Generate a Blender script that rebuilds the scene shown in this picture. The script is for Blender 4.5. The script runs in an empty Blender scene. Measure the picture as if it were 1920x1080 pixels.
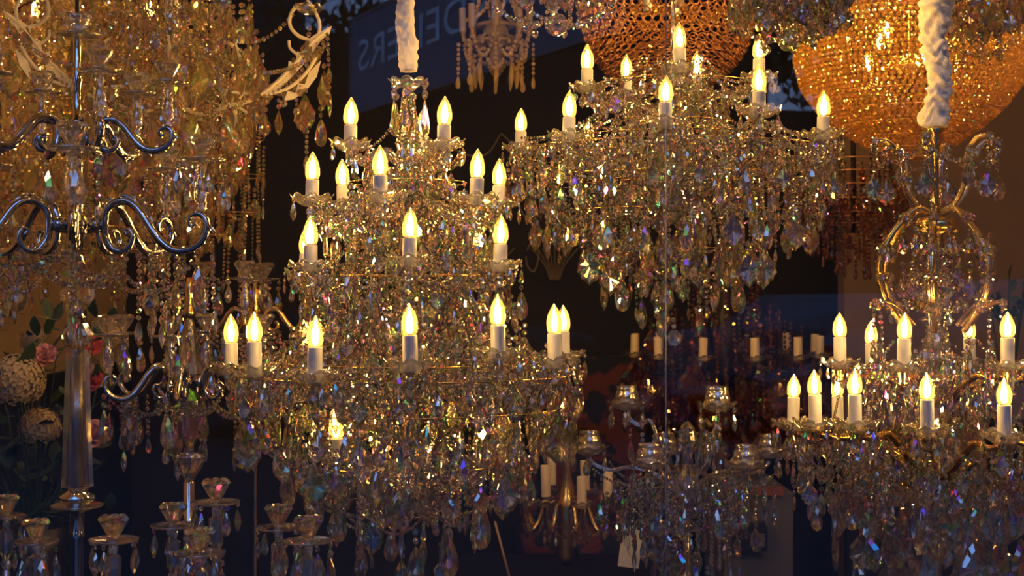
import bpy, math, random
from mathutils import Vector, Matrix, noise, Euler
from math import pi, sin, cos, radians as R_

random.seed(7)
SC = bpy.context.scene
COL = SC.collection
FPX = 1920 * 50 / 36.0          # focal length in pixels of the 50 mm lens
CZ = 1.5                        # eye height

# ------------------------------------------------------------------ camera
cd = bpy.data.cameras.new('camera'); cd.lens = 50; cd.sensor_width = 36
cd.clip_end = 200
cd.dof.use_dof = True; cd.dof.focus_distance = 3.15; cd.dof.aperture_fstop = 6.3
cam = bpy.data.objects.new('camera', cd); COL.objects.link(cam)
cam.location = (0, 0, CZ); cam.rotation_euler = (pi / 2, 0, 0)
SC.camera = cam

# ------------------------------------------------------------------ world: blue hour sky
w = bpy.data.worlds.new('dusk_sky'); SC.world = w; w.use_nodes = True
nt = w.node_tree; nt.nodes.clear()
wo = nt.nodes.new('ShaderNodeOutputWorld'); bg = nt.nodes.new('ShaderNodeBackground')
tc = nt.nodes.new('ShaderNodeTexCoord'); sep = nt.nodes.new('ShaderNodeSeparateXYZ')
rp = nt.nodes.new('ShaderNodeValToRGB')
rp.color_ramp.elements[0].position = 0.0; rp.color_ramp.elements[0].color = (0.26, 0.38, 0.66, 1)
rp.color_ramp.elements[1].position = 0.6; rp.color_ramp.elements[1].color = (0.12, 0.28, 0.80, 1)
nt.links.new(tc.outputs['Generated'], sep.inputs[0]); nt.links.new(sep.outputs['Z'], rp.inputs[0])
nt.links.new(rp.outputs[0], bg.inputs[0]); nt.links.new(bg.outputs[0], wo.inputs[0])
bg.inputs[1].default_value = 2.1

# ------------------------------------------------------------------ exposure, sampling
SC.view_settings.view_transform = 'Standard'; SC.view_settings.look = 'None'
SC.view_settings.gamma = 1; SC.view_settings.use_curve_mapping = False
SC.view_settings.exposure = 0.72
cy = SC.cycles
cy.max_bounces = 8; cy.transmission_bounces = 8; cy.glossy_bounces = 4; cy.diffuse_bounces = 2
cy.transparent_max_bounces = 8; cy.light_sampling_threshold = 0.04
cy.caustics_reflective = True; cy.caustics_refractive = True
cy.sample_clamp_indirect = 12; cy.blur_glossy = 0.15
cy.use_denoising = True; cy.denoising_prefilter = 'ACCURATE'; cy.use_adaptive_sampling = True; cy.adaptive_threshold = 0.08; cy.adaptive_min_samples = 16; cy.debug_use_spatial_splits = True

# ------------------------------------------------------------------ materials
def new_mat(name):
    m = bpy.data.materials.new(name); m.use_nodes = True
    n = m.node_tree; n.nodes.clear()
    return m, n, n.nodes.new('ShaderNodeOutputMaterial')

def principled(name, col, rough=0.5, metal=0.0, bump=0.0, bscale=60, var=0.0, sheen=0.0):
    m, n, o = new_mat(name)
    p = n.nodes.new('ShaderNodeBsdfPrincipled')
    p.inputs['Base Color'].default_value = (*col, 1)
    p.inputs['Roughness'].default_value = rough; p.inputs['Metallic'].default_value = metal
    if sheen: p.inputs['Sheen Weight'].default_value = sheen
    n.links.new(p.outputs[0], o.inputs[0])
    if bump or var:
        t = n.nodes.new('ShaderNodeTexCoord'); ns = n.nodes.new('ShaderNodeTexNoise')
        ns.inputs['Scale'].default_value = bscale; ns.inputs['Detail'].default_value = 4
        n.links.new(t.outputs['Object'], ns.inputs[0])
        if bump:
            b = n.nodes.new('ShaderNodeBump'); b.inputs['Strength'].default_value = bump
            b.inputs['Distance'].default_value = 0.01
            n.links.new(ns.outputs[0], b.inputs['Height']); n.links.new(b.outputs[0], p.inputs['Normal'])
        if var:
            mx = n.nodes.new('ShaderNodeMix'); mx.data_type = 'RGBA'
            mx.inputs[6].default_value = (*[c * (1 - var) for c in col], 1)
            mx.inputs[7].default_value = (*[min(1, c * (1 + var)) for c in col], 1)
            n.links.new(ns.outputs[0], mx.inputs[0]); n.links.new(mx.outputs[2], p.inputs['Base Color'])
    return m

def crystal(name, tint=(1, .98, .95), fire_tint=.36, gloss=0.30, through=0.14, ior=1.55, grough=0.06, milk=0.0, rough=.015):
    """cut crystal: clear glass, a polished coat whose facets are tinted white or a random hue to imitate dispersed light, a thin clear share"""
    m, n, o = new_mat(name); N = n.nodes.new; Lk = n.links.new
    g = N('ShaderNodeBsdfGlass'); g.inputs['Roughness'].default_value = rough
    g.inputs['Color'].default_value = (*tint, 1); g.inputs['IOR'].default_value = ior
    tr = N('ShaderNodeBsdfTransparent'); tr.inputs[0].default_value = (*tint, 1)
    m1 = N('ShaderNodeMixShader'); m1.inputs[0].default_value = through
    Lk(g.outputs[0], m1.inputs[1]); Lk(tr.outputs[0], m1.inputs[2])
    # one random number per flat facet, fixed to the stone
    geo = N('ShaderNodeNewGeometry'); vm = N('ShaderNodeVectorMath'); vm.operation = 'MULTIPLY'; vm.inputs[1].default_value = (31.7, 27.3, 43.1)
    Lk(geo.outputs['True Normal'], vm.inputs[0])
    sn = N('ShaderNodeVectorMath'); sn.operation = 'SNAP'; sn.inputs[1].default_value = (1.9, 1.9, 1.9); Lk(vm.outputs[0], sn.inputs[0])
    wn = N('ShaderNodeTexWhiteNoise'); wn.noise_dimensions = '4D'; oi = N('ShaderNodeObjectInfo')
    Lk(sn.outputs[0], wn.inputs['Vector']); Lk(oi.outputs['Random'], wn.inputs['W'])
    sc = N('ShaderNodeSeparateColor'); Lk(wn.outputs['Color'], sc.inputs[0])
    hs = N('ShaderNodeCombineColor'); hs.mode = 'HSV'; hs.inputs[1].default_value = .92; hs.inputs[2].default_value = 1
    Lk(sc.outputs[0], hs.inputs[0])
    gt = N('ShaderNodeMath'); gt.operation = 'LESS_THAN'; gt.inputs[1].default_value = fire_tint; Lk(sc.outputs[1], gt.inputs[0])
    mc = N('ShaderNodeMix'); mc.data_type = 'RGBA'; mc.inputs[6].default_value = (*tint, 1)
    Lk(gt.outputs[0], mc.inputs[0]); Lk(hs.outputs[0], mc.inputs[7])
    gl = N('ShaderNodeBsdfGlossy'); gl.inputs['Roughness'].default_value = grough; Lk(mc.outputs[2], gl.inputs['Color'])
    m2 = N('ShaderNodeMixShader'); m2.inputs[0].default_value = gloss
    Lk(m1.outputs[0], m2.inputs[1]); Lk(gl.outputs[0], m2.inputs[2])
    last = m2
    if milk:
        tl = N('ShaderNodeBsdfTranslucent'); tl.inputs[0].default_value = (*tint, 1)
        m3 = N('ShaderNodeMixShader'); m3.inputs[0].default_value = milk
        Lk(last.outputs[0], m3.inputs[1]); Lk(tl.outputs[0], m3.inputs[2]); last = m3
    Lk(last.outputs[0], o.inputs[0])
    return m

def envelope(name):
    """thin clear bulb glass with a faint amber body"""
    m, n, o = new_mat(name)
    tr = n.nodes.new('ShaderNodeBsdfTransparent'); tr.inputs[0].default_value = (1, .90, .62, 1)
    tl = n.nodes.new('ShaderNodeBsdfTranslucent'); tl.inputs[0].default_value = (1, .72, .28, 1)
    gl = n.nodes.new('ShaderNodeBsdfGlossy'); gl.inputs['Roughness'].default_value = 0.03
    lw = n.nodes.new('ShaderNodeLayerWeight'); lw.inputs[0].default_value = 0.35
    a = n.nodes.new('ShaderNodeMixShader'); a.inputs[0].default_value = 0.045
    b = n.nodes.new('ShaderNodeMixShader')
    n.links.new(tr.outputs[0], a.inputs[1]); n.links.new(tl.outputs[0], a.inputs[2])
    n.links.new(lw.outputs['Fresnel'], b.inputs[0]); n.links.new(a.outputs[0], b.inputs[1]); n.links.new(gl.outputs[0], b.inputs[2])
    n.links.new(b.outputs[0], o.inputs[0])
    return m

def emit(name, col, s):
    m, n, o = new_mat(name)
    e = n.nodes.new('ShaderNodeEmission'); e.inputs[0].default_value = (*col, 1); e.inputs[1].default_value = s
    n.links.new(e.outputs[0], o.inputs[0])
    return m

def pane_mat(name):
    m, n, o = new_mat(name)
    tr = n.nodes.new('ShaderNodeBsdfTransparent'); tr.inputs[0].default_value = (.97, .98, .98, 1)
    gl = n.nodes.new('ShaderNodeBsdfGlossy'); gl.inputs['Roughness'].default_value = 0.0
    fr = n.nodes.new('ShaderNodeFresnel'); fr.inputs[0].default_value = 1.5
    k = n.nodes.new('ShaderNodeMath'); k.operation = 'MULTIPLY'; k.inputs[1].default_value = 1.8
    k.use_clamp = True
    mx = n.nodes.new('ShaderNodeMixShader')
    n.links.new(fr.outputs[0], k.inputs[0]); n.links.new(k.outputs[0], mx.inputs[0])
    n.links.new(tr.outputs[0], mx.inputs[1]); n.links.new(gl.outputs[0], mx.inputs[2])
    n.links.new(mx.outputs[0], o.inputs[0])
    return m

M = dict(
    crystal=crystal('cut_crystal', grough=.075, tint=(1, .95, .86), milk=0.012),
    glass=crystal('moulded_glass', fire_tint=.03, gloss=0.20, through=0.28, grough=0.10, milk=0.015),
    amber=crystal('amber_crystal', tint=(1, .80, .46), fire_tint=.10, gloss=0.38, through=0.06, grough=0.10, milk=0.12),
    champagne=crystal('champagne_crystal', tint=(1, .92, .77), gloss=0.30, through=0.12, milk=0.06),
    smoke=crystal('smoky_crystal', tint=(.85, .62, .50), gloss=0.20, through=0.12, milk=0.03),
    clear=crystal('clear_glass', fire_tint=.0, gloss=0.24, through=0.45, grough=0.08, milk=0.02),
    envelope=envelope('bulb_glass'),
    bloom_core=emit('bulb_bloom_core', (1, .60, .20), 165),
    sleeve=principled('white_candle_sleeve', (.56, .57, .57), .35),
    ivory=principled('ivory_candle_sleeve', (.78, .66, .46), .4),
    fabric=principled('cream_fabric', (.78, .72, .62), .8, bump=.3, bscale=120, sheen=.3),
    chrome=principled('polished_chrome', (.62, .60, .57), .07, 1),
    brass=principled('aged_brass', (.75, .52, .20), .22, 1, var=.25, bscale=30),
    copper=principled('copper_wire', (.60, .33, .14), .32, 1),
    gold=principled('gold_wire', (.85, .50, .15), .3, 1),
    whiteiron=principled('cream_painted_metal', (.74, .66, .50), .5, var=.12, bscale=25),
    darkmetal=principled('dark_metal', (.05, .045, .04), .4, .8),
    wax=principled('white_wax', (.82, .84, .86), .5),
    tin=principled('tealight_tin', (.62, .66, .72), .4),
    petal=principled('cream_petal', (.46, .34, .17), .7, var=.15, bscale=30),
    pinkpetal=principled('pink_petal', (.78, .34, .26), .7, var=.2, bscale=30),
    redpetal=principled('coral_petal', (.72, .14, .10), .7, var=.2, bscale=30),
    leaf=principled('dark_green_leaf', (.03, .06, .03), .5, var=.3, bscale=20),
    paper=principled('white_card', (.72, .74, .78), .7),
    ink=principled('black_ink', (.03, .03, .04), .6),
)

# ------------------------------------------------------------------ mesh building
class MB:
    def __init__(s): s.v = []; s.f = []; s.mi = []; s.cur = 0
    def add(s, vs, fs, mat=None):
        b = len(s.v)
        if mat is None: s.v.extend([tuple(v) for v in vs])
        else: s.v.extend([tuple(mat @ Vector(v)) for v in vs])
        s.f.extend([tuple(i + b for i in f) for f in fs]); s.mi.extend([s.cur] * len(fs))
    def box(s, c, d, mat=None):
        x, y, z = [q / 2 for q in d]
        vs = [(c[0] + a * x, c[1] + b * y, c[2] + e * z) for a in (-1, 1) for b in (-1, 1) for e in (-1, 1)]
        s.add(vs, [(0, 1, 3, 2), (4, 6, 7, 5), (0, 4, 5, 1), (2, 3, 7, 6), (0, 2, 6, 4), (1, 5, 7, 3)], mat)
    def lathe(s, prof, n=16, mat=None, mod=None, cap=True):
        vs = []; fs = []
        for r, z in prof:
            for i in range(n):
                a = 2 * pi * i / n
                rr, zz = (r, z) if mod is None else mod(r, z, a)
                vs.append((rr * cos(a), rr * sin(a), zz))
        m = len(prof)
        for j in range(m - 1):
            for i in range(n):
                k = (i + 1) % n
                fs.append((j * n + i, j * n + k, (j + 1) * n + k, (j + 1) * n + i))
        if cap:
            fs.append(tuple(reversed(range(n)))); fs.append(tuple((m - 1) * n + i for i in range(n)))
        s.add(vs, fs, mat)
    def tube(s, pts, r, n=8, star=0, twist=0, mat=None, flat=1.0):
        pts = [Vector(p) for p in pts]; m = len(pts)
        vs = []; fs = []
        t0 = (pts[1] - pts[0]).normalized()
        up = Vector((0, 0, 1)) if abs(t0.z) < .9 else Vector((1, 0, 0))
        nrm = t0.cross(up).normalized()
        for j, p in enumerate(pts):
            t = (pts[min(j + 1, m - 1)] - pts[max(j - 1, 0)]).normalized()
            nrm = (nrm - t * nrm.dot(t)).normalized(); bn = t.cross(nrm)
            rr = r[j] if isinstance(r, (list, tuple)) else r
            for i in range(n):
                a = 2 * pi * i / n + twist * j
                q = rr * (1 - star * (i % 2))
                vs.append(p + nrm * (q * cos(a)) * flat + bn * (q * sin(a)))
        for j in range(m - 1):
            for i in range(n):
                k = (i + 1) % n
                fs.append((j * n + i, j * n + k, (j + 1) * n + k, (j + 1) * n + i))
        fs.append(tuple(reversed(range(n)))); fs.append(tuple((m - 1) * n + i for i in range(n)))
        s.add(vs, fs, mat)
    def gem(s, out, t, k=.55, apex=True, c=None, mat=None):
        n = len(out)
        cx = 0 if c is None else c[0]
        cz = sum(p[1] for p in out) / n if c is None else c[1]
        vs = [(x, 0, z) for x, z in out]
        for sg in (-1, 1):
            vs += [(cx + (x - cx) * k, sg * t, cz + (z - cz) * k) for x, z in out]
            vs.append((cx, sg * t * 1.35, cz))
        fs = []
        for i in range(n):
            j = (i + 1) % n
            a, b = n + i, n + j; ap = 2 * n
            fs.append((i, a, b, j)[::-1])
            a2, b2 = 2 * n + 1 + i, 2 * n + 1 + j; ap2 = 3 * n + 1
            fs.append((i, a2, b2, j))
            if apex:
                fs.append((a, b, ap)); fs.append((b2, a2, ap2))
        if not apex:
            fs.append(tuple(n + i for i in range(n))); fs.append(tuple(2 * n + 1 + i for i in reversed(range(n))))
            # the two centre points are dropped so nothing is left loose
            vs2 = []; mp = {}
            for i, v in enumerate(vs):
                if i in (2 * n, 3 * n + 1): continue
                mp[i] = len(vs2); vs2.append(v)
            vs = vs2; fs = [tuple(mp[i] for i in f) for f in fs]
        s.add(vs, fs, mat)
    def merge(s, o, mat): 
        b = len(s.v); s.v.extend([tuple(mat @ Vector(v)) for v in o.v])
        s.f.extend([tuple(i + b for i in f) for f in o.f]); s.mi.extend(o.mi)
    def mesh(s, name, mats, smooth=False):
        me = bpy.data.meshes.new(name); me.from_pydata(s.v, [], s.f)
        for m in (mats if isinstance(mats, (list, tuple)) else [mats]): me.materials.append(M[m] if isinstance(m, str) else m)
        if any(s.mi): me.polygons.foreach_set('material_index', s.mi)
        if smooth: me.polygons.foreach_set('use_smooth', [True] * len(s.f))
        me.update()
        return me

def link(name, me, parent=None, loc=(0, 0, 0), rot=(0, 0, 0), scale=1):
    o = bpy.data.objects.new(name, me); COL.objects.link(o); o.parent = parent
    o.location = loc; o.rotation_euler = rot
    o.scale = (scale,) * 3 if not isinstance(scale, (tuple, list)) else scale
    return o
def tag(o, label, cat, group=None):
    o['label'] = label; o['category'] = cat
    if group: o['group'] = group
    return o
def thing(name, label, cat, loc, group=None, rz=0):
    o = link(name, None, None, loc, (0, 0, rz)); o.empty_display_size = .05
    return tag(o, label, cat, group)
def struct(name, mb, mats, smooth=False):
    o = link(name, mb.mesh(name, mats, smooth)); o['kind'] = 'structure'
    return o
def T(x, y, z): return Matrix.Translation((x, y, z))
def RZ(a): return Matrix.Rotation(a, 4, 'Z')
def RX(a): return Matrix.Rotation(a, 4, 'X')
def RY(a): return Matrix.Rotation(a, 4, 'Y')
def W(px, py, Y): return Vector(((px - 960) / FPX * Y, Y, CZ + (540 - py) / FPX * Y))

def spline(pts, n=6):
    """Catmull-Rom through the points"""
    P = [Vector(p) for p in pts]; out = []
    P = [P[0] * 2 - P[1]] + P + [P[-1] * 2 - P[-2]]
    for i in range(1, len(P) - 2):
        a, b, c, d = P[i - 1:i + 3]
        for k in range(n):
            t = k / n
            out.append(.5 * ((2 * b) + (c - a) * t + (2 * a - 5 * b + 4 * c - d) * t * t + (3 * b - a - 3 * c + d) * t ** 3))
    out.append(P[-2]); return out

# ------------------------------------------------------------------ cut stones (metres, hung from z = 0 downwards)
def oct_out(r, cz=0, n=8): return [(r * cos(2 * pi * (i + .5) / n), cz + r * sin(2 * pi * (i + .5) / n)) for i in range(n)]
def pear_out(wd, h, n=12):
    o = []
    for i in range(n):
        a = 2 * pi * i / n + pi / 2
        z = -h / 2 + h / 2 * sin(a)
        t = (sin(a) + 1) / 2                     # 1 at the top
        x = wd / 2 * cos(a) * (1 - .62 * t ** 1.3) * 1.12
        o.append((x, z))
    return o
def leaf_out(wd, h):
    half = [(.0, 0), (.16, -.10), (.22, -.22), (.34, -.32), (.50, -.44), (.47, -.56), (.50, -.66), (.38, -.74), (.32, -.84), (.14, -.90)]
    r = [(x * wd, z * h) for x, z in half]
    return r + [(0, -h)] + [(-x, z) for x, z in reversed(r[1:])]
def kite_out(wd, h):
    half = [(.0, 0), (.12, -.08), (.46, -.74), (.34, -.93)]
    r = [(x * wd, z * h) for x, z in half]
    return r + [(0, -h)] + [(-x, z) for x, z in reversed(r[1:])]
def spear_out(wd, h):
    half = [(.0, 0), (.3, -.12), (.5, -.45), (.42, -.62), (.2, -.88)]
    r = [(x * wd, z * h) for x, z in half]
    return r + [(0, -h)] + [(-x, z) for x, z in reversed(r[1:])]
def gem_mb(out, t, k=.55, apex=True, rev=True):
    b = MB(); b.gem(out if not rev else out[::-1], t, k, apex); return b

BEAD = gem_mb(oct_out(.5), .24, .55, False, False)            # octagon, 1 m across (scaled)
BEAD6 = MB(); BEAD6.lathe([(.16, -.42), (.48, -.14), (.48, .14), (.16, .42)], 6)   # small faceted round bead
BALL = MB(); BALL.lathe([(.5 * sin(pi * (j + .35) / 8.7), -.5 * cos(pi * (j + .35) / 8.7)) for j in range(9)], 14)

def drop(kind, nb, br=.012, w_=.022, h=.045, wire=.0009):
    """a string: nb octagon beads and a cut pendant under them"""
    m = MB(); z = 0
    for i in range(nb):
        m.merge(BEAD, T(0, 0, z - br * .5) @ RZ(random.uniform(-.6, .6)) @ Matrix.Scale(br, 4)); z -= br * 1.12
    g = dict(pear=lambda: gem_mb(pear_out(w_, h), w_ * .20, .52, True, False),
             leaf=lambda: gem_mb(leaf_out(w_, h), w_ * .10, .72, True),
             kite=lambda: gem_mb(kite_out(w_, h), w_ * .14, .62, False),
             spear=lambda: gem_mb(spear_out(w_, h), w_ * .30, .45, True),
             ball=lambda: None)[kind]()
    if kind == 'ball': m.merge(BALL, T(0, 0, z - w_ / 2) @ Matrix.Scale(w_, 4)); z -= w_
    else: m.merge(g, T(0, 0, z)); z -= h
    m.len = -z
    return m
def fix_normals(mb):
    """outward winding, judged by each closed piece's signed volume"""
    import bmesh
    bm = bmesh.new(); me = bpy.data.meshes.new('t'); me.from_pydata(mb.v, [], mb.f)
    bm.from_mesh(me); bmesh.ops.recalc_face_normals(bm, faces=bm.faces)
    ln = getattr(mb, 'len', 0)
    mb.v = [tuple(v.co) for v in bm.verts]; mb.f = [tuple(v.index for v in f.verts) for f in bm.faces]
    bm.free(); bpy.data.meshes.remove(me); mb.len = ln
    return mb
BEADR = MB(); BEADR.lathe([(.20, -.40), (.44, -.2), (.5, 0), (.44, .2), (.20, .40)], 8, RX(pi / 2))
for q in (BEAD, BEAD6, BALL, BEADR): fix_normals(q)

DROPS = dict(
    pear_s=drop('pear', 1, .011, .016, .030), pear_m=drop('pear', 1, .014, .025, .050), pear_l=drop('pear', 2, .015, .038, .070),
    leaf_s=drop('leaf', 1, .012, .026, .042), leaf_m=drop('leaf', 2, .014, .040, .064), leaf_l=drop('leaf', 1, .017, .066, .100),
    kite_m=drop('kite', 2, .020, .036, .078), spear_m=drop('spear', 1, .012, .014, .050), spear_l=drop('spear', 2, .013, .018, .070),
    ball_s=drop('ball', 2, .011, .020), ball_l=drop('ball', 2, .014, .040),
    string=drop('pear', 7, .0115, .018, .036), long=drop('spear', 10, .010, .014, .044),
)
for q in DROPS.values(): fix_normals(q)
DNAME = dict(pear_s='pear_drop', pear_m='pear_drop', pear_l='pear_drop', leaf_s='leaf_drop', leaf_m='leaf_drop', leaf_l='leaf_drop',
             kite_m='kite_drop', spear_m='spear_drop', spear_l='spear_drop', ball_s='ball_drop', ball_l='ball_drop',
             string='bead_string', long='bead_string')
CAPS = 100

class Rig:
    """one chandelier or holder: an Empty and what hangs on it. Up to 100 of a kind are parts of their own, the rest one stuff part."""
    def __init__(s, root, mat='crystal'):
        s.root = root; s.items = {}; s.mat = mat; s.cache = {}
    def put(s, kind, name, mb, mat4, material=None, smooth=False, size=1.0):
        s.items.setdefault((name, material or s.mat, smooth), []).append((kind, mb, mat4, size))
    def drop(s, k, x, y, z, rz=None, sc=1.0, material=None):
        rz = random.uniform(-1.2, 1.2) if rz is None else rz
        s.put(k, DNAME[k], DROPS[k], T(x, y, z) @ RZ(rz) @ RY(random.uniform(-.05, .05)) @ Matrix.Scale(sc, 4), material, False, DROPS[k].len * sc)
    def swag(s, a, b, sag, bead=.010, material=None, name='bead_garland'):
        a = Vector(a); b = Vector(b); L = (b - a).length + 1.6 * sag
        n = max(3, int(L / (bead * 1.12))); m = MB()
        for i in range(n + 1):
            t = i / n; p = a.lerp(b, t); p.z -= 4 * sag * t * (1 - t)
            m.merge(BEAD6 if bead < .0085 else BEAD, T(*p) @ RZ(random.uniform(-1, 1)) @ Matrix.Scale(bead, 4))
        s.put(None, name, m, Matrix.Identity(4), material, False, L * .5 + (.5 if (a.y + b.y) < 0 else 0))
    def flush(s):
        for (name, material, smooth), lst in s.items.items():
            lst.sort(key=lambda e: -(e[3] - .6 * ((e[2] @ Vector(e[1].v[0])).y)))
            single, rest = lst[:CAPS], lst[CAPS:]
            for kind, mb, m4, _ in single:
                key = (id(mb), material)
                if key not in s.cache: s.cache[key] = mb.mesh(name, material, smooth)
                o = bpy.data.objects.new(name, s.cache[key]); COL.objects.link(o); o.parent = s.root
                o.matrix_local = m4
            if rest:
                big = MB()
                for kind, mb, m4, _ in rest: big.merge(mb, m4)
                o = link(name + '_cluster', big.mesh(name + '_cluster', material, smooth), s.root); o['kind'] = 'stuff'

# ------------------------------------------------------------------ shared lamp parts
def dish_mb(R, h, n=8, flare=.42, th=.0026, seg=40):
    """scalloped glass pan: two skins and a rim"""
    m = MB(); prof = []
    K = 6
    for j in range(K + 1):
        t = j / K; prof.append((.010 + (R - .010) * t, h * t ** 1.8))
    back = [(r * .985, z + th) for r, z in reversed(prof)]
    def mod(r, z, a):
        t = max(0, (r - .010) / (R - .010)); wv = abs(cos(n * a / 2))
        return r * (1 - .13 * t * (1 - wv)), z + h * flare * t * t * (wv - .5) * 1.2
    m.lathe(prof + back, seg, mod=mod, cap=False)
    nn = seg; top = len(prof) * 2 - 1
    m.f.append(tuple(range(nn))[::-1]); m.mi.append(0); m.f.append(tuple(top * nn + i for i in range(nn))); m.mi.append(0)
    return fix_normals(m)
def sleeve_mb(r, h):
    m = MB(); m.lathe([(r * .98, 0), (r, .001), (r, h - .002), (r * .96, h), (r * .72, h), (r * .70, h - .004)], 20); return m
def bulb_mb(r, h):
    """clear candle bulb: pointed envelope, screw collar and the glowing filament in one mesh"""
    m = MB(); pr = [(.62, 0), (.80, .06), (.95, .18), (1.0, .32), (.95, .48), (.80, .64), (.56, .79), (.30, .91), (.13, .975), (.02, 1.0)]
    m.lathe([(r * a, h * b) for a, b in pr], 18)
    m.cur = 1
    fl = [(.14, .08), (.32, .14), (.42, .26), (.44, .38), (.37, .52), (.24, .64), (.08, .73)]  # core made wide to stand in for the bulb's bloom
    m.lathe([(r * a, h * b) for a, b in fl], 8)
    m.cur = 2
    m.lathe([(r * .60, -.004), (r * .66, .000), (r * .60, .005)], 14)
    return m
BULBS = {}
def bulb_mesh(r, h):
    k = (r, h)
    if k not in BULBS: BULBS[k] = bulb_mb(r, h).mesh('bulb', ['envelope', 'bloom_core', 'brass'], True)
    return BULBS[k]
SLEEVES = {}
def candle(root, x, y, z, sl, r=.0155, bh=.074, mat='sleeve', lit=True, lean=None):
    k = (r, round(sl, 3), mat)
    if k not in SLEEVES: SLEEVES[k] = sleeve_mb(r, sl).mesh('candle_sleeve', mat, True)
    a = lean if lean else (random.uniform(-.03, .03), random.uniform(-.03, .03))
    o = link('candle_sleeve', SLEEVES[k], root, (x, y, z), (a[0], a[1], 0))
    if lit: link('bulb', bulb_mesh(round(r * 1.13, 4), bh), o, (0, 0, sl - .001), (0, 0, random.uniform(0, 6)))
    return o
def arm_mb(r, drop_, r0=.02, z0=0.0, rad=.0085, rise=.06, curl=True, twist=.18, star=.22):
    """S-shaped arm in the local xz plane from the hub (r0, z0) to (r, 0)"""
    pts = [(r0, 0, z0), (r0 + .18 * (r - r0), 0, z0 + rise * .6), (r0 + .36 * (r - r0), 0, z0 * .6 + rise * .35), (r0 + .56 * (r - r0), 0, -drop_ * .75),
           (r0 + .76 * (r - r0), 0, -drop_), (r0 + .93 * (r - r0), 0, -drop_ * .62), (r, 0, -.004)]
    m = MB(); m.tube(spline(pts, 6), rad, 12, star, twist); return fix_normals(m)

def cord_cover(root, z0, z1, r0, loose, seed, amp=.25):
    """gathered fabric sleeve over the hanging chain, real folds"""
    m = MB(); n = 36; K = int((z1 - z0) / .0045); vs = []; fs = []
    for j in range(K + 1):
        z = z0 + (z1 - z0) * j / K
        ox = loose * (noise.noise(Vector((0, seed, z * 9))) ); oy = loose * noise.noise(Vector((5, seed, z * 9)))
        bul = 1 + .45 * noise.noise(Vector((seed, 1.3, z * 14)))
        for i in range(n):
            a = 2 * pi * i / n
            q = noise.noise(Vector((cos(a) * 1.1, sin(a) * 1.1 + seed, z * 55 + 1.2 * a)))
            q2 = sin(z * 230 + 2.4 * sin(a + z * 30) + 9 * noise.noise(Vector((cos(a) * .9, sin(a) * .9, z * 16 + seed))))
            rr = r0 * (bul + amp * q + amp * .28 * q2 + amp * .22 * noise.noise(Vector((cos(a) * 2.5, sin(a) * 2.5 + seed, z * 150 + 2 * a))))
            vs.append((ox + rr * cos(a), oy + rr * sin(a), z))
    for j in range(K):
        for i in range(n):
            k = (i + 1) % n; fs.append((j * n + i, j * n + k, (j + 1) * n + k, (j + 1) * n + i))
    fs.append(tuple(reversed(range(n)))); fs.append(tuple(K * n + i for i in range(n)))
    m.add(vs, fs); return link('cord_cover', m.mesh('cord_cover', 'fabric', True), root)

def column(root, prof, name='column', mat='glass', n=20, cut=0.0, mod=None):
    m = MB(); m.lathe(prof, n, mod=mod); fix_normals(m); return link(name, m.mesh(name, mat, cut == 0 and mod is None), root)

def ring_drops(rig, kind, R, z, n, ph=0, sc=1.0, jit=.3, material=None, dz=0.0):
    for i in range(n):
        a = ph + 2 * pi * i / n
        k = kind if isinstance(kind, str) else random.choice(kind)
        rig.drop(k, R * cos(a), R * sin(a), z + random.uniform(-dz, dz), a + pi / 2 + random.uniform(-jit, jit), sc, material)
def ring_swags(rig, R1, z1, R2, z2, n, sag, ph=0, bead=.009, material=None):
    for i in range(n):
        a = ph + 2 * pi * i / n; b = ph + 2 * pi * (i + 1) / n
        rig.swag((R1 * cos(a), R1 * sin(a), z1), (R2 * cos(b), R2 * sin(b), z2), sag, bead, material)

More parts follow.
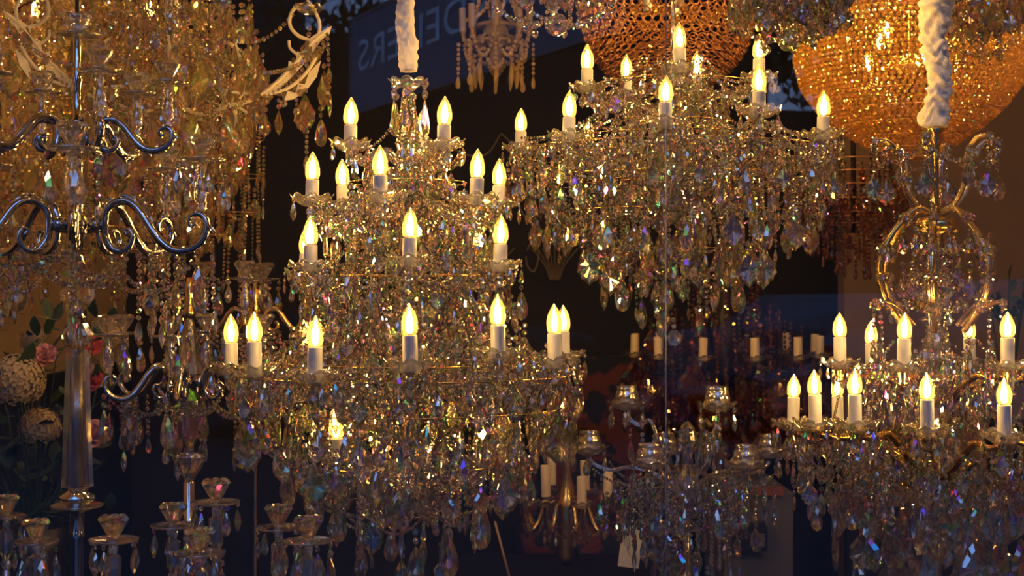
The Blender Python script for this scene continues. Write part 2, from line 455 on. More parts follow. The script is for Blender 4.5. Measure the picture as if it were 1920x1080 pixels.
def tier(rig, Y, cx, cands, Rpx, sl, hub_z, arm_drop, dishR=.048, dish_drops=('pear_s', 'leaf_s'), ndd=6, bulb_h=.067, zref=0, cup=False,
         armdrops=5, armkinds=('pear_m', 'leaf_m', 'spear_m', 'ball_s'), sleeve_r=.0155, mat='sleeve', armmat='glass', hub_r=.02, swag=True):
    """candles at photo offsets: (dx, front/back, tip_y). The candle's own depth decides its size."""
    root = rig.root; s = Y / FPX; pts = []
    for dx, side, tip in cands:
        Rm = Rpx * s; x = dx * s
        y = math.sqrt(max(0, Rm * Rm - x * x)) * (-1 if side == 'f' else 1)
        x = x * (Y + y) / Y
        ztip = (540 - tip) / FPX * (Y + y) - zref
        z = ztip - bulb_h - sl
        a = math.atan2(y, x); r = math.hypot(x, y)
        pts.append((a, x, y, z, r))
    D = DISH.setdefault((dishR, cup), dish_mb(dishR, dishR * .46, 8))
    for a, x, y, z, r in pts:
        candle(root, x, y, z, sl, sleeve_r, bulb_h, mat)
        rig.put(None, 'drip_pan', D, T(x, y, z - .004) @ RZ(a), 'clear', True, .2)
        A = arm_mb(r, arm_drop, hub_r, hub_z - z, rise=.05)
        rig.put(None, 'arm', A, T(0, 0, z) @ RZ(a), armmat, True, .5)
        if cup:
            c = MB(); c.lathe([(.009, -.03), (.013, -.026), (.010, -.02), (.014, -.004), (.0165, .012), (.0150, .012), (.012, -.002)], 16)
            rig.put(None, 'candle_cup', fix_normals(c), T(x, y, z - .002), 'brass', True, .1)
        else:
            c = MB(); c.lathe([(.006, -.034), (.012, -.026), (.009, -.016), (.012, -.004)], 12)
            rig.put(None, 'candle_cup', fix_normals(c), T(x, y, z - .002), 'glass', True, .1)
        for i in range(ndd):
            b = a + 2 * pi * (i + .5) / ndd
            rr = dishR * .93
            rig.drop(random.choice(dish_drops), x + rr * cos(b), y + rr * sin(b), z + dishR * .36, b + pi / 2 + random.uniform(-.4, .4))
        for i in range(armdrops):
            t = (i + .6) / armdrops; rr = hub_r + (r - hub_r) * t
            zz = z + (hub_z - z) * (1 - t) * .6 - arm_drop * (sin(pi * min(1, t * 1.1)) ** 2) * .9
            rig.drop(random.choice(armkinds), rr * cos(a) + random.uniform(-.008, .008), rr * sin(a) + random.uniform(-.008, .008), zz, random.uniform(-1.3, 1.3))
    if swag:
        P = sorted(pts)
        for i in range(len(P)):
            a, b = P[i], P[(i + 1) % len(P)]
            if math.hypot(a[1] - b[1], a[2] - b[2]) < .5:
                rig.swag((a[1], a[2], a[3] + .008), (b[1], b[2], b[3] + .008), .05, .010)
            rig.swag((a[1] * .93, a[2] * .93, a[3]), (.03 * cos(a[0]), .03 * sin(a[0]), hub_z + .10), .02, .009)
    return pts
DISH = {}

# ================================================================== THE SETTING
# shop: x -1.9..2.7, y 2.2..7, z 0..3.05; street: in front of the window (y < 2.2)
PY = 2.15
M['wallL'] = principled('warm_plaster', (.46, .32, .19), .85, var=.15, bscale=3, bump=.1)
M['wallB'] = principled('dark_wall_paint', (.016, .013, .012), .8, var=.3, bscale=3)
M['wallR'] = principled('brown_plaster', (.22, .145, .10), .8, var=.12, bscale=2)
M['floorm'] = principled('dark_floor_boards', (.04, .03, .025), .6, var=.3, bscale=5)
M['ceil'] = principled('cream_ceiling_paint', (.35, .28, .2), .9)
M['frame'] = principled('dark_shopfront_paint', (.03, .03, .035), .5)
b = MB(); b.box((.4, 4.6, -.05), (4.8, 4.9, .1)); struct('floor', b, 'floorm')
b = MB(); b.box((.4, 4.6, 3.1), (4.8, 4.9, .1)); struct('ceiling', b, 'ceil')
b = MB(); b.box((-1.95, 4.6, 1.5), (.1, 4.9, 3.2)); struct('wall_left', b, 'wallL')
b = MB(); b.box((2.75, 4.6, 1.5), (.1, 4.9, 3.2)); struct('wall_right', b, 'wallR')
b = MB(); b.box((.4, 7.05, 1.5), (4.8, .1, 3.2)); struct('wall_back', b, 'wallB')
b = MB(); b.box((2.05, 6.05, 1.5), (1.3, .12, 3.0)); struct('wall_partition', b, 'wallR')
M['wains'] = principled('dark_panel_paint', (.010, .009, .009), .7)
b = MB(); b.box((-1.885, 4.6, .575), (.03, 4.9, 1.15)); struct('trim_2', b, 'wains')
b = MB(); b.box((2.05, 5.97, .29), (1.3, .04, .58)); struct('trim_3', b, 'wains')
# shop window: two panes meeting in a thin silicone seam
SX = (1249 - 960) / FPX * PY
for nm, x0, x1 in (('window_1', -1.85, SX - .0008), ('window_2', SX + .0008, 2.65)):
    b = MB(); b.add([(x0, PY, .3), (x1, PY, .3), (x1, PY, 2.9), (x0, PY, 2.9)], [(0, 1, 2, 3)]); M.setdefault('pane', pane_mat('shop_window_glass'))
    struct(nm, b, 'pane')
b = MB(); b.box((SX, PY, 1.6), (.0010, .006, 2.6)); struct('trim_1', b, 'frame')
b = MB(); b.box((.4, PY, .15), (4.6, .12, .3)); b.box((.4, PY, 2.98), (4.6, .12, .16)); b.box((-1.92, PY, 1.6), (.14, .12, 3.2)); b.box((2.72, PY, 1.6), (.14, .12, 3.2))
struct('window_frame', b, 'frame')
# added ceiling lamps, out of view, for warm fill light in the shop
def add_fill_lamp(x, y, s, r=.05, col='fill_glow'):
    t = thing('warm_fill_lamp', 'small round lamp added above the view as warm fill for the shop', 'fill light', (x, y, 3.05), 'fill lamps added above the view')
    m = MB(); m.lathe([(r * 1.3, -.012), (r * 1.3, 0), ], 20); link('trim_ring', m.mesh('trim_ring', 'chrome'), t)
    m = MB(); m.lathe([(r, -.016), (r, -.0125)], 20); link('lens', m.mesh('lens', col), t)
M['fill_glow'] = emit('fill_lamp_glow', (1, .62, .27), 60)
for x, y, s in ((-1.3, 3.3, 1), (-.6, 4.6, 1), (.25, 2.9, 1), (.9, 4.7, 1), (1.6, 3.1, 1), (-1.2, 5.2, 1), (2.2, 4.6, 1)):
    add_fill_lamp(x, y, s)

# ================================================================== CHANDELIER 1: the tall tiered one in the middle
def main_chandelier():
    Y = 3.3; s = Y / FPX; cx = 765
    root = thing('crystal_chandelier', 'tall tiered crystal chandelier with lit candle bulbs under a smooth white cord cover', 'chandelier', ((cx - 960) * s, Y, CZ))
    rig = Rig(root); L = lambda py: (540 - py) * s
    cord_cover(root, L(134), L(-60), .0205, .014, 3.3, .22)
    # cut glass column in sections
    def cutmod(r, z, a): 
        return r * (1 + .12 * cos(6 * a + z * 300) * cos(6 * a - z * 300)), z
    column(root, [(.012, L(305)), (.026, L(295)), (.024, L(280)), (.028, L(268))] + [(.026 - .013 * (i / 24), L(264) + i / 24 * (L(172) - L(264))) for i in range(25)] + [(.010, L(165))], mat='crystal', n=48, mod=cutmod)
    column(root, [(.012, L(400)), (.040, L(385)), (.052, L(360)), (.030, L(335)), (.018, L(300))], 'baluster', n=16, cut=1)
    column(root, [(.014, L(520)), (.035, L(500)), (.060, L(470)), (.040, L(430)), (.020, L(400))], 'baluster', n=16, cut=1)
    column(root, [(.014, L(700)), (.050, L(680)), (.075, L(640)), (.045, L(590)), (.022, L(520))], 'baluster', n=16, cut=1)
    column(root, [(.010, L(960)), (.03, L(930)), (.045, L(880)), (.030, L(820)), (.020, L(700))], 'baluster', n=16, cut=1)
    for R, py, n in ((.047, 150, 8), (.085, 395, 10), (.11, 515, 12), (.15, 690, 14), (.10, 840, 12)):
        d = dish_mb(R, R * .38, n, seg=8 * n if n < 9 else 4 * n); rig.put(None, 'bowl', d, T(0, 0, L(py + (16 if py == 150 else 0))), 'glass', True, .5)
    # drops round the top bowl
    for a, k in ((-2.35, 'kite_m'), (-1.62, 'kite_m'), (-.35, 'kite_m'), (.5, 'kite_m'), (1.4, 'kite_m'), (2.4, 'kite_m')):
        rig.drop(k, .043 * cos(a), .043 * sin(a), L(150), a + pi / 2 + random.uniform(-.5, .5), 1.05)
    tier(rig, Y, cx, [(-107, 'f', 181), (73, 'f', 179), (18, 'b', 203)], 109, .056, L(310), .02, .050, ('leaf_s', 'pear_s'), armdrops=4)
    tier(rig, Y, cx, [(-178, 'f', 283), (-130, 'b', 297), (-38, 'f', 271), (137, 'f', 278), (165, 'b', 296), (20, 'b', 300)], 180, .058, L(405), .035, .052, armdrops=6)
    tier(rig, Y, cx, [(-197, 'b', 423), (-174, 'f', 403), (18, 'f', 388), (180, 'f', 402), (122, 'b', 415), (-30, 'b', 420)], 206, .060, L(525), .035, .052, armdrops=7)
    tier(rig, Y, cx, [(-328, 'f', 588), (-273, 'f', 583), (-151, 'f', 590), (32, 'f', 567), (191, 'f', 550), (288, 'f', 568), (280, 'b', 571), (-210, 'b', 596), (-70, 'b', 592), (120, 'b', 592)],
         330, .074, L(712), .055, .056, ('pear_m', 'leaf_s', 'pear_s'), armdrops=10)
    tier(rig, Y, cx, [(-128, 'f', 766), (145, 'f', 770), (28, 'b', 800), (-60, 'b', 800)], 160, .058, L(850), .03, .048, ('pear_m', 'leaf_m'), armdrops=6)
    # dense skirts of beads and drops between the tiers
    for R, py, n, ks, sc in ((60, 330, 14, ('pear_m', 'spear_m'), 1), (110, 345, 14, ('leaf_m', 'pear_m'), 1), (85, 410, 20, ('leaf_m', 'pear_m', 'ball_s'), 1), (140, 430, 18, ('pear_m', 'leaf_m'), 1),
                             (70, 440, 18, ('spear_m', 'pear_m'), 1), (175, 520, 20, ('leaf_m', 'pear_m'), 1), (120, 525, 24, ('string', 'pear_m'), 1), (80, 560, 20, ('string', 'leaf_m'), 1),
                             (200, 560, 22, ('leaf_m', 'pear_m', 'spear_m'), 1), (150, 600, 22, ('string', 'leaf_m'), 1), (240, 680, 30, ('string', 'leaf_m', 'pear_m'), 1), (290, 690, 34, ('leaf_m', 'pear_l', 'spear_l'), 1),
                             (180, 680, 30, ('string', 'pear_m', 'leaf_m'), 1), (120, 660, 22, ('string', 'leaf_m'), 1), (325, 700, 30, ('leaf_m', 'pear_m'), 1), (310, 760, 28, ('leaf_l', 'pear_l', 'spear_l', 'leaf_m'), 1),
                             (260, 770, 26, ('leaf_m', 'pear_l', 'string'), 1), (210, 790, 24, ('leaf_m', 'string', 'leaf_l'), 1), (150, 780, 18, ('leaf_m', 'pear_m', 'string'), 1),
                             (230, 860, 22, ('pear_l', 'leaf_m', 'leaf_l'), 1), (180, 880, 20, ('leaf_l', 'pear_l', 'string'), 1), (130, 880, 16, ('string', 'leaf_m'), 1), (90, 900, 12, ('pear_l', 'string'), 1),
                             (140, 950, 11, ('pear_l', 'leaf_m', 'spear_l'), 1), (75, 965, 8, ('pear_l', 'spear_l', 'string'), 1)):
        ring_drops(rig, ks, R * s, L(py), n, random.random() * 6, sc, 1.2, dz=.012)
    for R1, p1, R2, p2, n, sag in ((105, 285, 100, 290, 6, .03), (180, 385, 60, 320, 10, .03), (180, 388, 178, 388, 9, .035), (205, 500, 90, 430, 12, .03), (205, 505, 203, 505, 12, .035), (325, 690, 120, 560, 16, .03),
                                   (325, 695, 323, 695, 18, .035), (250, 700, 150, 600, 16, .03), (320, 770, 220, 860, 14, .03), (230, 860, 140, 950, 12, .03), (150, 950, 60, 970, 8, .03), (160, 855, 150, 855, 10, .03)):
        ring_swags(rig, R1 * s, L(p1), R2 * s, L(p2), n, sag, random.random() * 6)
    # more filling between tiers 2 and 4, where the photo shows no gaps
    for R, py, n, ks in ((120, 395, 20, ('leaf_m', 'pear_m')), (160, 400, 20, ('pear_m', 'leaf_m', 'ball_s')), (60, 395, 12, ('leaf_m', 'spear_l')), (110, 455, 20, ('leaf_m', 'pear_m')), (150, 470, 20, ('leaf_m', 'ball_s')),
                         (190, 515, 22, ('leaf_m', 'pear_m')), (150, 545, 22, ('leaf_m', 'pear_l')), (110, 560, 18, ('leaf_m', 'pear_m')), (180, 590, 24, ('leaf_m', 'pear_m')), (220, 620, 26, ('leaf_m', 'pear_m', 'ball_s')),
                         (130, 620, 20, ('leaf_m', 'pear_l')), (170, 640, 24, ('leaf_m', 'spear_l')), (260, 650, 26, ('pear_m', 'leaf_m')), (200, 720, 26, ('leaf_m', 'pear_l')), (270, 735, 28, ('leaf_m', 'spear_l', 'pear_m')),
                         (240, 810, 20, ('leaf_m', 'pear_l')), (40, 330, 10, ('pear_m', 'leaf_m')), (80, 300, 12, ('leaf_m', 'pear_m'))):
        ring_drops(rig, ks, R * s, L(py), n, random.random() * 6, 1.05, 1.3, dz=.02)
    # the largest pendants of the near side
    for dx, py, k, sc, dy in ((285, 765, 'leaf_l', 1.05, -.10), (150, 905, 'pear_l', 1.45, -.16), (86, 970, 'pear_l', 1.3, -.14), (-165, 850, 'leaf_l', 1.0, -.22), (-70, 810, 'leaf_l', 1.0, -.26), (110, 820, 'leaf_l', .9, -.24),
                              (20, 990, 'pear_l', 1.2, -.1), (-60, 960, 'leaf_l', .8, -.14), (-190, 800, 'pear_l', 1.3, -.2), (-300, 790, 'leaf_l', 1.0, -.08), (215, 520, 'pear_l', .95, -.05), (215, 700, 'leaf_l', .9, -.26), (-120, 905, 'pear_l', 1.3, -.15),
                              (-10, 1020, 'pear_l', 1.1, .0), (60, 1015, 'leaf_m', 1.1, .03), (-90, 1000, 'pear_l', 1.0, .05)):
        rig.drop(k, dx * s * (Y + dy) / Y, dy, (540 - py) / FPX * (Y + dy), random.uniform(-.35, .35), sc)
    # frame rings that carry the skirts
    for R, py in ((240, 676), (325, 697), (310, 757), (230, 857), (140, 948), (175, 517), (110, 343)):
        m = MB(); m.tube([(R * s * cos(2 * pi * i / 48), R * s * sin(2 * pi * i / 48), L(py)) for i in range(49)], .0012, 6)
        rig.put(None, 'frame_ring', m, Matrix.Identity(4), 'brass', True, .2)
    rig.flush(); return root
main_chandelier()

# ================================================================== CHANDELIER 2: wide one, upper right of the middle
def wide_chandelier():
    Y = 3.75; s = Y / FPX; cx = 1262
    root = thing('crystal_chandelier', 'wide dome shaped crystal chandelier with lit candle bulbs and a deep skirt of mixed drops', 'chandelier', ((cx - 960) * s, Y, CZ))
    rig = Rig(root); L = lambda py: (540 - py) * s
    column(root, [(.006, L(110)), (.006, L(-60))], 'hanging_rod', 'glass', 12)
    column(root, [(.010, L(240)), (.03, L(225)), (.022, L(190)), (.012, L(165)), (.030, L(150)), (.045, L(132)), (.010, L(115)), (.010, L(110))], 'column', 'glass', 16, 1)
    column(root, [(.010, L(420)), (.05, L(395)), (.065, L(350)), (.05, L(300)), (.02, L(260)), (.010, L(240))], 'baluster', 'glass', 16, 1)
    for R, py, n in ((.06, 170, 8), (.10, 300, 12), (.14, 380, 14)):
        rig.put(None, 'bowl', dish_mb(R, R * .38, n, seg=4 * n), T(0, 0, L(py)), 'glass', True, .5)
    tier(rig, Y, cx, [(-165, 'f', 82), (-7, 'f', 40), (153, 'f', 62), (60, 'b', 95), (-70, 'b', 100)], 168, .060, L(230), .035, .050, ('pear_s', 'leaf_s', 'ball_s'), armdrops=6)
    tier(rig, Y, cx, [(-270, 'b', 202), (-222, 'f', 168), (-54, 'f', 139), (126, 'f', 119), (261, 'f', 168), (294, 'b', 220), (60, 'b', 226), (-130, 'b', 222)], 308, .060, L(340), .045, .054,
         ('pear_m', 'leaf_s', 'pear_s'), armdrops=10)
    for R, py, n, ks, sc in ((100, 150, 10, ('pear_m', 'spear_m'), 1), (150, 165, 22, ('leaf_m', 'pear_m', 'ball_s'), 1), (90, 190, 16, ('leaf_m', 'pear_m'), 1), (110, 235, 26, ('string', 'leaf_m'), 1), (160, 240, 24, ('leaf_m', 'pear_m', 'string'), 1),
                             (200, 265, 30, ('string', 'leaf_m', 'pear_m'), 1), (250, 280, 36, ('leaf_m', 'pear_m', 'spear_m'), 1), (300, 290, 40, ('leaf_m', 'pear_m', 'string'), 1), (312, 310, 26, ('pear_l', 'leaf_m'), 1),
                             (275, 340, 34, ('leaf_m', 'pear_l', 'string'), 1), (230, 350, 32, ('string', 'leaf_m', 'long'), 1), (180, 350, 32, ('long', 'string'), 1), (130, 350, 26, ('long', 'leaf_m'), 1),
                             (260, 400, 22, ('leaf_l', 'pear_l', 'spear_l'), .95), (215, 400, 24, ('leaf_m', 'string', 'leaf_l'), 1), (165, 410, 26, ('long', 'string', 'leaf_m'), 1), (120, 420, 20, ('string', 'leaf_l'), 1),
                             (170, 450, 16, ('leaf_l', 'spear_l', 'pear_l'), 1), (120, 470, 14, ('pear_l', 'leaf_l', 'string'), 1), (130, 495, 9, ('pear_l', 'pear_l', 'spear_l'), 1.15), (80, 500, 10, ('pear_l', 'string', 'leaf_m'), 1.1),
                             (60, 540, 5, ('pear_l', 'ball_s'), 1.2)):
        ring_drops(rig, ks, R * s, L(py), n, random.random() * 6, sc, 1.2, dz=.014)
    rig.drop('ball_l', 0, -.01, L(595), 0, 1.05)
    for R1, p1, R2, p2, n, sag in ((165, 160, 60, 110, 10, .03), (165, 165, 163, 165, 10, .035), (305, 270, 120, 190, 18, .03), (308, 275, 306, 275, 18, .035), (260, 285, 200, 240, 18, .03),
                                   (300, 300, 240, 345, 18, .03), (270, 350, 180, 410, 18, .03), (200, 420, 130, 470, 12, .03), (130, 480, 50, 520, 8, .02)):
        ring_swags(rig, R1 * s, L(p1), R2 * s, L(p2), n, sag, random.random() * 6)
    for R, py in ((200, 262), (300, 287), (275, 338), (180, 348), (215, 398), (120, 467), (110, 232), (150, 162)):
        m = MB(); m.tube([(R * s * cos(2 * pi * i / 48), R * s * sin(2 * pi * i / 48), L(py)) for i in range(49)], .0012, 6)
        rig.put(None, 'frame_ring', m, Matrix.Identity(4), 'brass', True, .2)
    rig.flush()
wide_chandelier()

# ================================================================== CHANDELIER 3: brass and glass cage on the right
ROS = MB(); ROS.lathe([(.002, .005), (.006, .0055), (.010, .003), (.0125, .0), (.010, -.003), (.006, -.0055), (.002, -.005)], 24, RX(pi / 2), lambda r, z, a: (r * (1 - .16 * (1 - abs(cos(6 * a)))), z))
fix_normals(ROS)
def cage_chandelier():
    Y = 3.4; s = Y / FPX; cx = 1755
    root = thing('brass_cage_chandelier', 'brass and glass cage chandelier with tall white candles under a ruched grey cord cover', 'chandelier', ((cx - 960) * s, Y, CZ))
    rig = Rig(root); L = lambda py: (540 - py) * s
    cord_cover(root, L(238), L(-60), .032, .011, 8.1, .34)
    column(root, [(.004, L(430)), (.009, L(428)), (.007, L(420)), (.007, L(300)), (.010, L(296)), (.007, L(290)), (.007, L(275)), (.016, L(262)), (.010, L(252)), (.020, L(244)), (.016, L(236))], 'centre_rod', 'brass', 14)
    column(root, [(.010, L(440)), (.045, L(432)), (.052, L(420)), (.045, L(410)), (.01, L(404))], 'hub_disc', 'brass', 20)
    column(root, [(.008, L(720)), (.03, L(700)), (.045, L(670)), (.028, L(640)), (.020, L(610)), (.045, L(600)), (.012, L(590)), (.006, L(440))], 'baluster', 'glass', 16, 1)
    column(root, [(.008, L(1060)), (.03, L(1040)), (.06, L(1000)), (.05, L(940)), (.03, L(880)), (.045, L(800)), (.06, L(780)), (.02, L(720))], 'baluster', 'glass', 16, 1)
    def glassarm(pts, a, rad=.0080, name='cage_arm'):
        P = spline([(r * s, 0, L(z)) for r, z in pts], 7)
        m = MB(); m.tube(P, rad, 10, .12, 0); rig.put(None, name, fix_normals(m), RZ(a), 'glass', True, .6)
        m = MB(); m.tube([p + Vector((0, .0045, 0)) for p in P], rad * .8, 8); rig.put(None, name + '_spine', m, RZ(a), 'brass', True, .1)
        return P
    for i in range(6):
        a = R_(8) + i * pi / 3
        glassarm([(10, 400), (40, 392), (72, 420), (100, 460), (112, 505), (104, 550), (80, 590), (60, 620)], a)
        for rr, py in ((108, 470), (110, 520), (64, 410), (92, 575)):
            rig.put(None, 'rosette', ROS, RZ(a) @ T(rr * s, 0, L(py)) @ RZ(-a) @ T(0, -.010, 0) @ Matrix.Scale(1.25, 4), 'crystal', False, .3)
        rig.drop(random.choice(('leaf_m', 'pear_m')), 96 * s * cos(a), 96 * s * sin(a), L(440), 0)
        rig.drop('pear_m', 60 * s * cos(a + .5), 60 * s * sin(a + .5), L(425), 0)
        for k in range(3): rig.drop(random.choice(('string', 'leaf_m')), (40 + 22 * k) * s * cos(a + .4), (40 + 22 * k) * s * sin(a + .4), L(470 + 20 * k), 0)
    for i in range(6):        # crown of scrolls with hanging pendalogues
        a = R_(4) + i * pi / 3
        P = glassarm([(12, 400), (40, 385), (62, 350), (66, 318), (72, 290), (90, 268), (112, 264), (124, 278), (116, 290)], a, .0055, 'crown_scroll')
        for rr, py in ((118, 266), (74, 286), (66, 334)):
            rig.put(None, 'rosette', ROS, RZ(a) @ T(rr * s, 0, L(py)) @ RZ(-a) @ T(0, -.008, 0), 'crystal', False, .3)
        rig.swag((118 * s * cos(a), 118 * s * sin(a), L(272)), (118 * s * cos(a), 118 * s * sin(a), L(318)), 0, .009)
        rig.drop('leaf_l', 118 * s * cos(a), 118 * s * sin(a), L(314), random.uniform(-.5, .5), .72)
        rig.swag((118 * s * cos(a), 118 * s * sin(a), L(270)), (118 * s * cos(a + pi / 3), 118 * s * sin(a + pi / 3), L(270)), .05, .010)
        rig.drop('pear_m', 72 * s * cos(a), 72 * s * sin(a), L(300), 0)
        # short curled arms between cage and candle ring
        glassarm([(50, 610), (70, 590), (100, 570), (124, 566), (130, 580)], a + .3, .0055, 'curl_arm')
        rig.put(None, 'rosette', ROS, RZ(a + .3) @ T(124 * s, 0, L(568)) @ RZ(-a - .3) @ T(0, -.008, 0), 'crystal', False, .3)
        rig.drop('string', 124 * s * cos(a + .3), 124 * s * sin(a + .3), L(578), 0)
        rig.drop('pear_l', 126 * s * cos(a + .3), 126 * s * sin(a + .3), L(640), 0)
    kw = dict(cup=True, armmat='brass', sleeve_r=.0150, bulb_h=.060, swag=False)
    tier(rig, Y, cx, [(-188, 'f', 585), (-110, 'f', 585), (79, 'f', 583), (158, 'f', 588), (108, 'b', 590), (-72, 'b', 600)], 190, .074, L(760), .02, .05, ('pear_s', 'spear_m'), armdrops=5, **kw)
    tier(rig, Y, cx, [(-250, 'f', 692), (-204, 'f', 690), (-96, 'f', 697), (43, 'f', 707), (172, 'f', 703), (-235, 'b', 700), (60, 'b', 700), (-120, 'b', 700)], 262, .082, L(900), .02, .055, ('pear_m', 'leaf_m'), armdrops=8, **kw)
    for R, py, n, ks, sc in ((60, 640, 12, ('spear_l', 'spear_m'), 1), (85, 690, 16, ('spear_l', 'pear_m'), 1), (120, 720, 16, ('spear_l', 'pear_m'), 1), (150, 770, 22, ('pear_m', 'leaf_m'), 1), (200, 830, 22, ('leaf_m', 'pear_m', 'ball_s'), 1), (250, 850, 26, ('leaf_m', 'pear_m', 'pear_l'), 1),
                             (150, 850, 20, ('string', 'leaf_m'), 1), (100, 850, 16, ('string', 'leaf_m'), 1), (265, 870, 20, ('spear_l', 'leaf_m', 'string'), 1), (230, 910, 18, ('leaf_l', 'spear_l', 'pear_l'), .9), (180, 900, 16, ('leaf_l', 'pear_l'), 1.0),
                             (130, 910, 14, ('leaf_l', 'pear_l'), 1.1), (190, 955, 12, ('leaf_l', 'pear_l'), 1.1), (120, 970, 12, ('leaf_l', 'pear_l'), 1.15), (70, 960, 8, ('leaf_l', 'pear_l'), 1.1), (90, 1030, 9, ('leaf_l', 'pear_l'), 1.15), (150, 1010, 9, ('pear_l', 'leaf_l'), 1.1)):
        ring_drops(rig, ks, R * s, L(py), n, random.random() * 6, sc, 1.2, dz=.02)
    for R1, p1, R2, p2, n, sag in ((185, 700, 100, 640, 8, .03), (260, 830, 180, 740, 8, .04), (260, 840, 258, 840, 14, .04), (240, 880, 150, 900, 12, .03), (180, 950, 120, 980, 10, .03), (100, 440, 98, 440, 6, .04), (60, 560, 58, 560, 6, .03)):
        ring_swags(rig, R1 * s, L(p1), R2 * s, L(p2), n, sag, random.random() * 6)
    rig.flush()
cage_chandelier()

# ================================================================== tealight candelabra, lower middle
def votive_cup_mb():
    m = MB()
    o = [(.010, 0), (.022, .002), (.029, .012), (.031, .022), (.028, .034), (.024, .042), (.027, .047)]
    m.lathe(o + [(r - .0015, z) for r, z in reversed(o[1:])] + [(.009, .004)], 24, cap=True); return fix_normals(m)
def tealight(root, x, y, z):
    m = MB(); m.lathe([(.0175, 0), (.0185, .001), (.0185, .015), (.0172, .015), (.0172, .0135), (.001, .0133)], 22)
    m.cur = 1; m.lathe([(.0168, .0125), (.0168, .0142), (.0012, .0146), (.001, .019)], 22)
    return m
TEA = None
def votive_candelabra():
    global TEA
    Y = 3.9; s = Y / FPX; cx = 1288
    root = thing('tealight_candelabra', 'clear crystal candelabra with unlit tealights in round glass cups', 'candelabra', ((cx - 960) * s, Y, CZ))
    rig = Rig(root); L = lambda py: (540 - py) * s
    column(root, [(.09, -1.5), (.09, -1.485), (.03, -1.47), (.014, -1.44), (.012, L(950))], 'pole', 'glass', 14)
    column(root, [(.012, L(950)), (.03, L(935)), (.04, L(915)), (.03, L(890)), (.012, L(870)), (.012, L(840)), (.03, L(825)), (.02, L(800)), (.006, L(790))], 'column', 'glass', 14, 1)
    cup = votive_cup_mb(); D = dish_mb(.055, .022, 8)
    tea = tealight(root, 0, 0, 0).mesh('tealight', ['tin', 'wax'], True)
    k = 0
    TL = ['left one of the two raised ones', 'right one of the two raised ones', 'far left, beside the tiered chandelier', 'front left, below the raised left one', 'front right, below the raised right one',
          'far right, beside the brass candle chandelier', 'at the back, behind the front right cup', 'at the back, behind the front left cup']
    for dx, side, cy_, R in ((-110, 'b', 752, 112), (44, 'f', 754, 112), (-180, 'b', 836, 182), (-91, 'f', 862, 182), (90, 'f', 864, 182), (164, 'b', 842, 182), (60, 'b', 838, 182), (-20, 'b', 838, 182), (0, 'f', 800, 60)):
        if (dx, side) == (0, 'f'): continue
        x = dx * s; y = math.sqrt(max(0, (R * s) ** 2 - x * x)) * (-1 if side == 'f' else 1); x *= (Y + y) / Y
        z = (540 - cy_) / FPX * (Y + y); a = math.atan2(y, x); r = math.hypot(x, y)
        rig.put(None, 'drip_pan', D, T(x, y, z - .026) @ RZ(a), 'clear', True, .2)
        o = link('votive_cup', cup.mesh('votive_cup', 'clear', True) if k == 0 else votive_cup_mesh, root, (x, y, z - .02)); o.scale = (1.12, 1.12, 1.3)
        if k == 0: votive_cup_mesh = o.data
        t = thing('tealight', 'unlit white tealight in a glass cup, ' + TL[k], 'candle', root.location + Vector((x, y, z - .014)), 'tealights of the crystal candelabra')
        link('tin_cup', tea, t)
        k += 1
        rig.put(None, 'arm', arm_mb(r, .035, .012, L(900) - z, .0065, .05), T(0, 0, z - .03) @ RZ(a), 'glass', True, .5)
        for i in range(6):
            b = a + 2 * pi * (i + .5) / 6
            rig.drop(random.choice(('pear_m', 'pear_m', 'spear_m')), x + .05 * cos(b), y + .05 * sin(b), z - .012, b + pi / 2)
        for i in range(5):
            t_ = (i + .7) / 5; rr = r * t_
            rig.drop(random.choice(('pear_m', 'leaf_m', 'spear_l')), rr * cos(a), rr * sin(a), z - .07 - .02 * sin(pi * t_), None)
    for R, py, n, ks in ((60, 800, 8, ('pear_m',)), (90, 890, 14, ('leaf_m', 'pear_m')), (130, 905, 20, ('leaf_m', 'pear_m', 'string')), (165, 910, 18, ('string', 'pear_l', 'spear_l')), (110, 930, 18, ('string', 'leaf_m')), (70, 930, 14, ('string', 'leaf_m')),
                         (130, 960, 12, ('pear_l', 'leaf_m')), (80, 985, 11, ('pear_l', 'string')), (50, 1000, 8, ('leaf_l', 'string')), (100, 1020, 8, ('pear_l', 'spear_l')), (50, 1060, 6, ('leaf_m',))):
        ring_drops(rig, ks, R * s, L(py), n, random.random() * 6, .95, 1.2, dz=.015)
    for R1, p1, R2, p2, n, sag in ((175, 880, 60, 880, 10, .04), (130, 905, 60, 985, 10, .03)):
        ring_swags(rig, R1 * s, L(p1), R2 * s, L(p2), n, sag, random.random() * 6)
    rig.flush()
votive_candelabra()

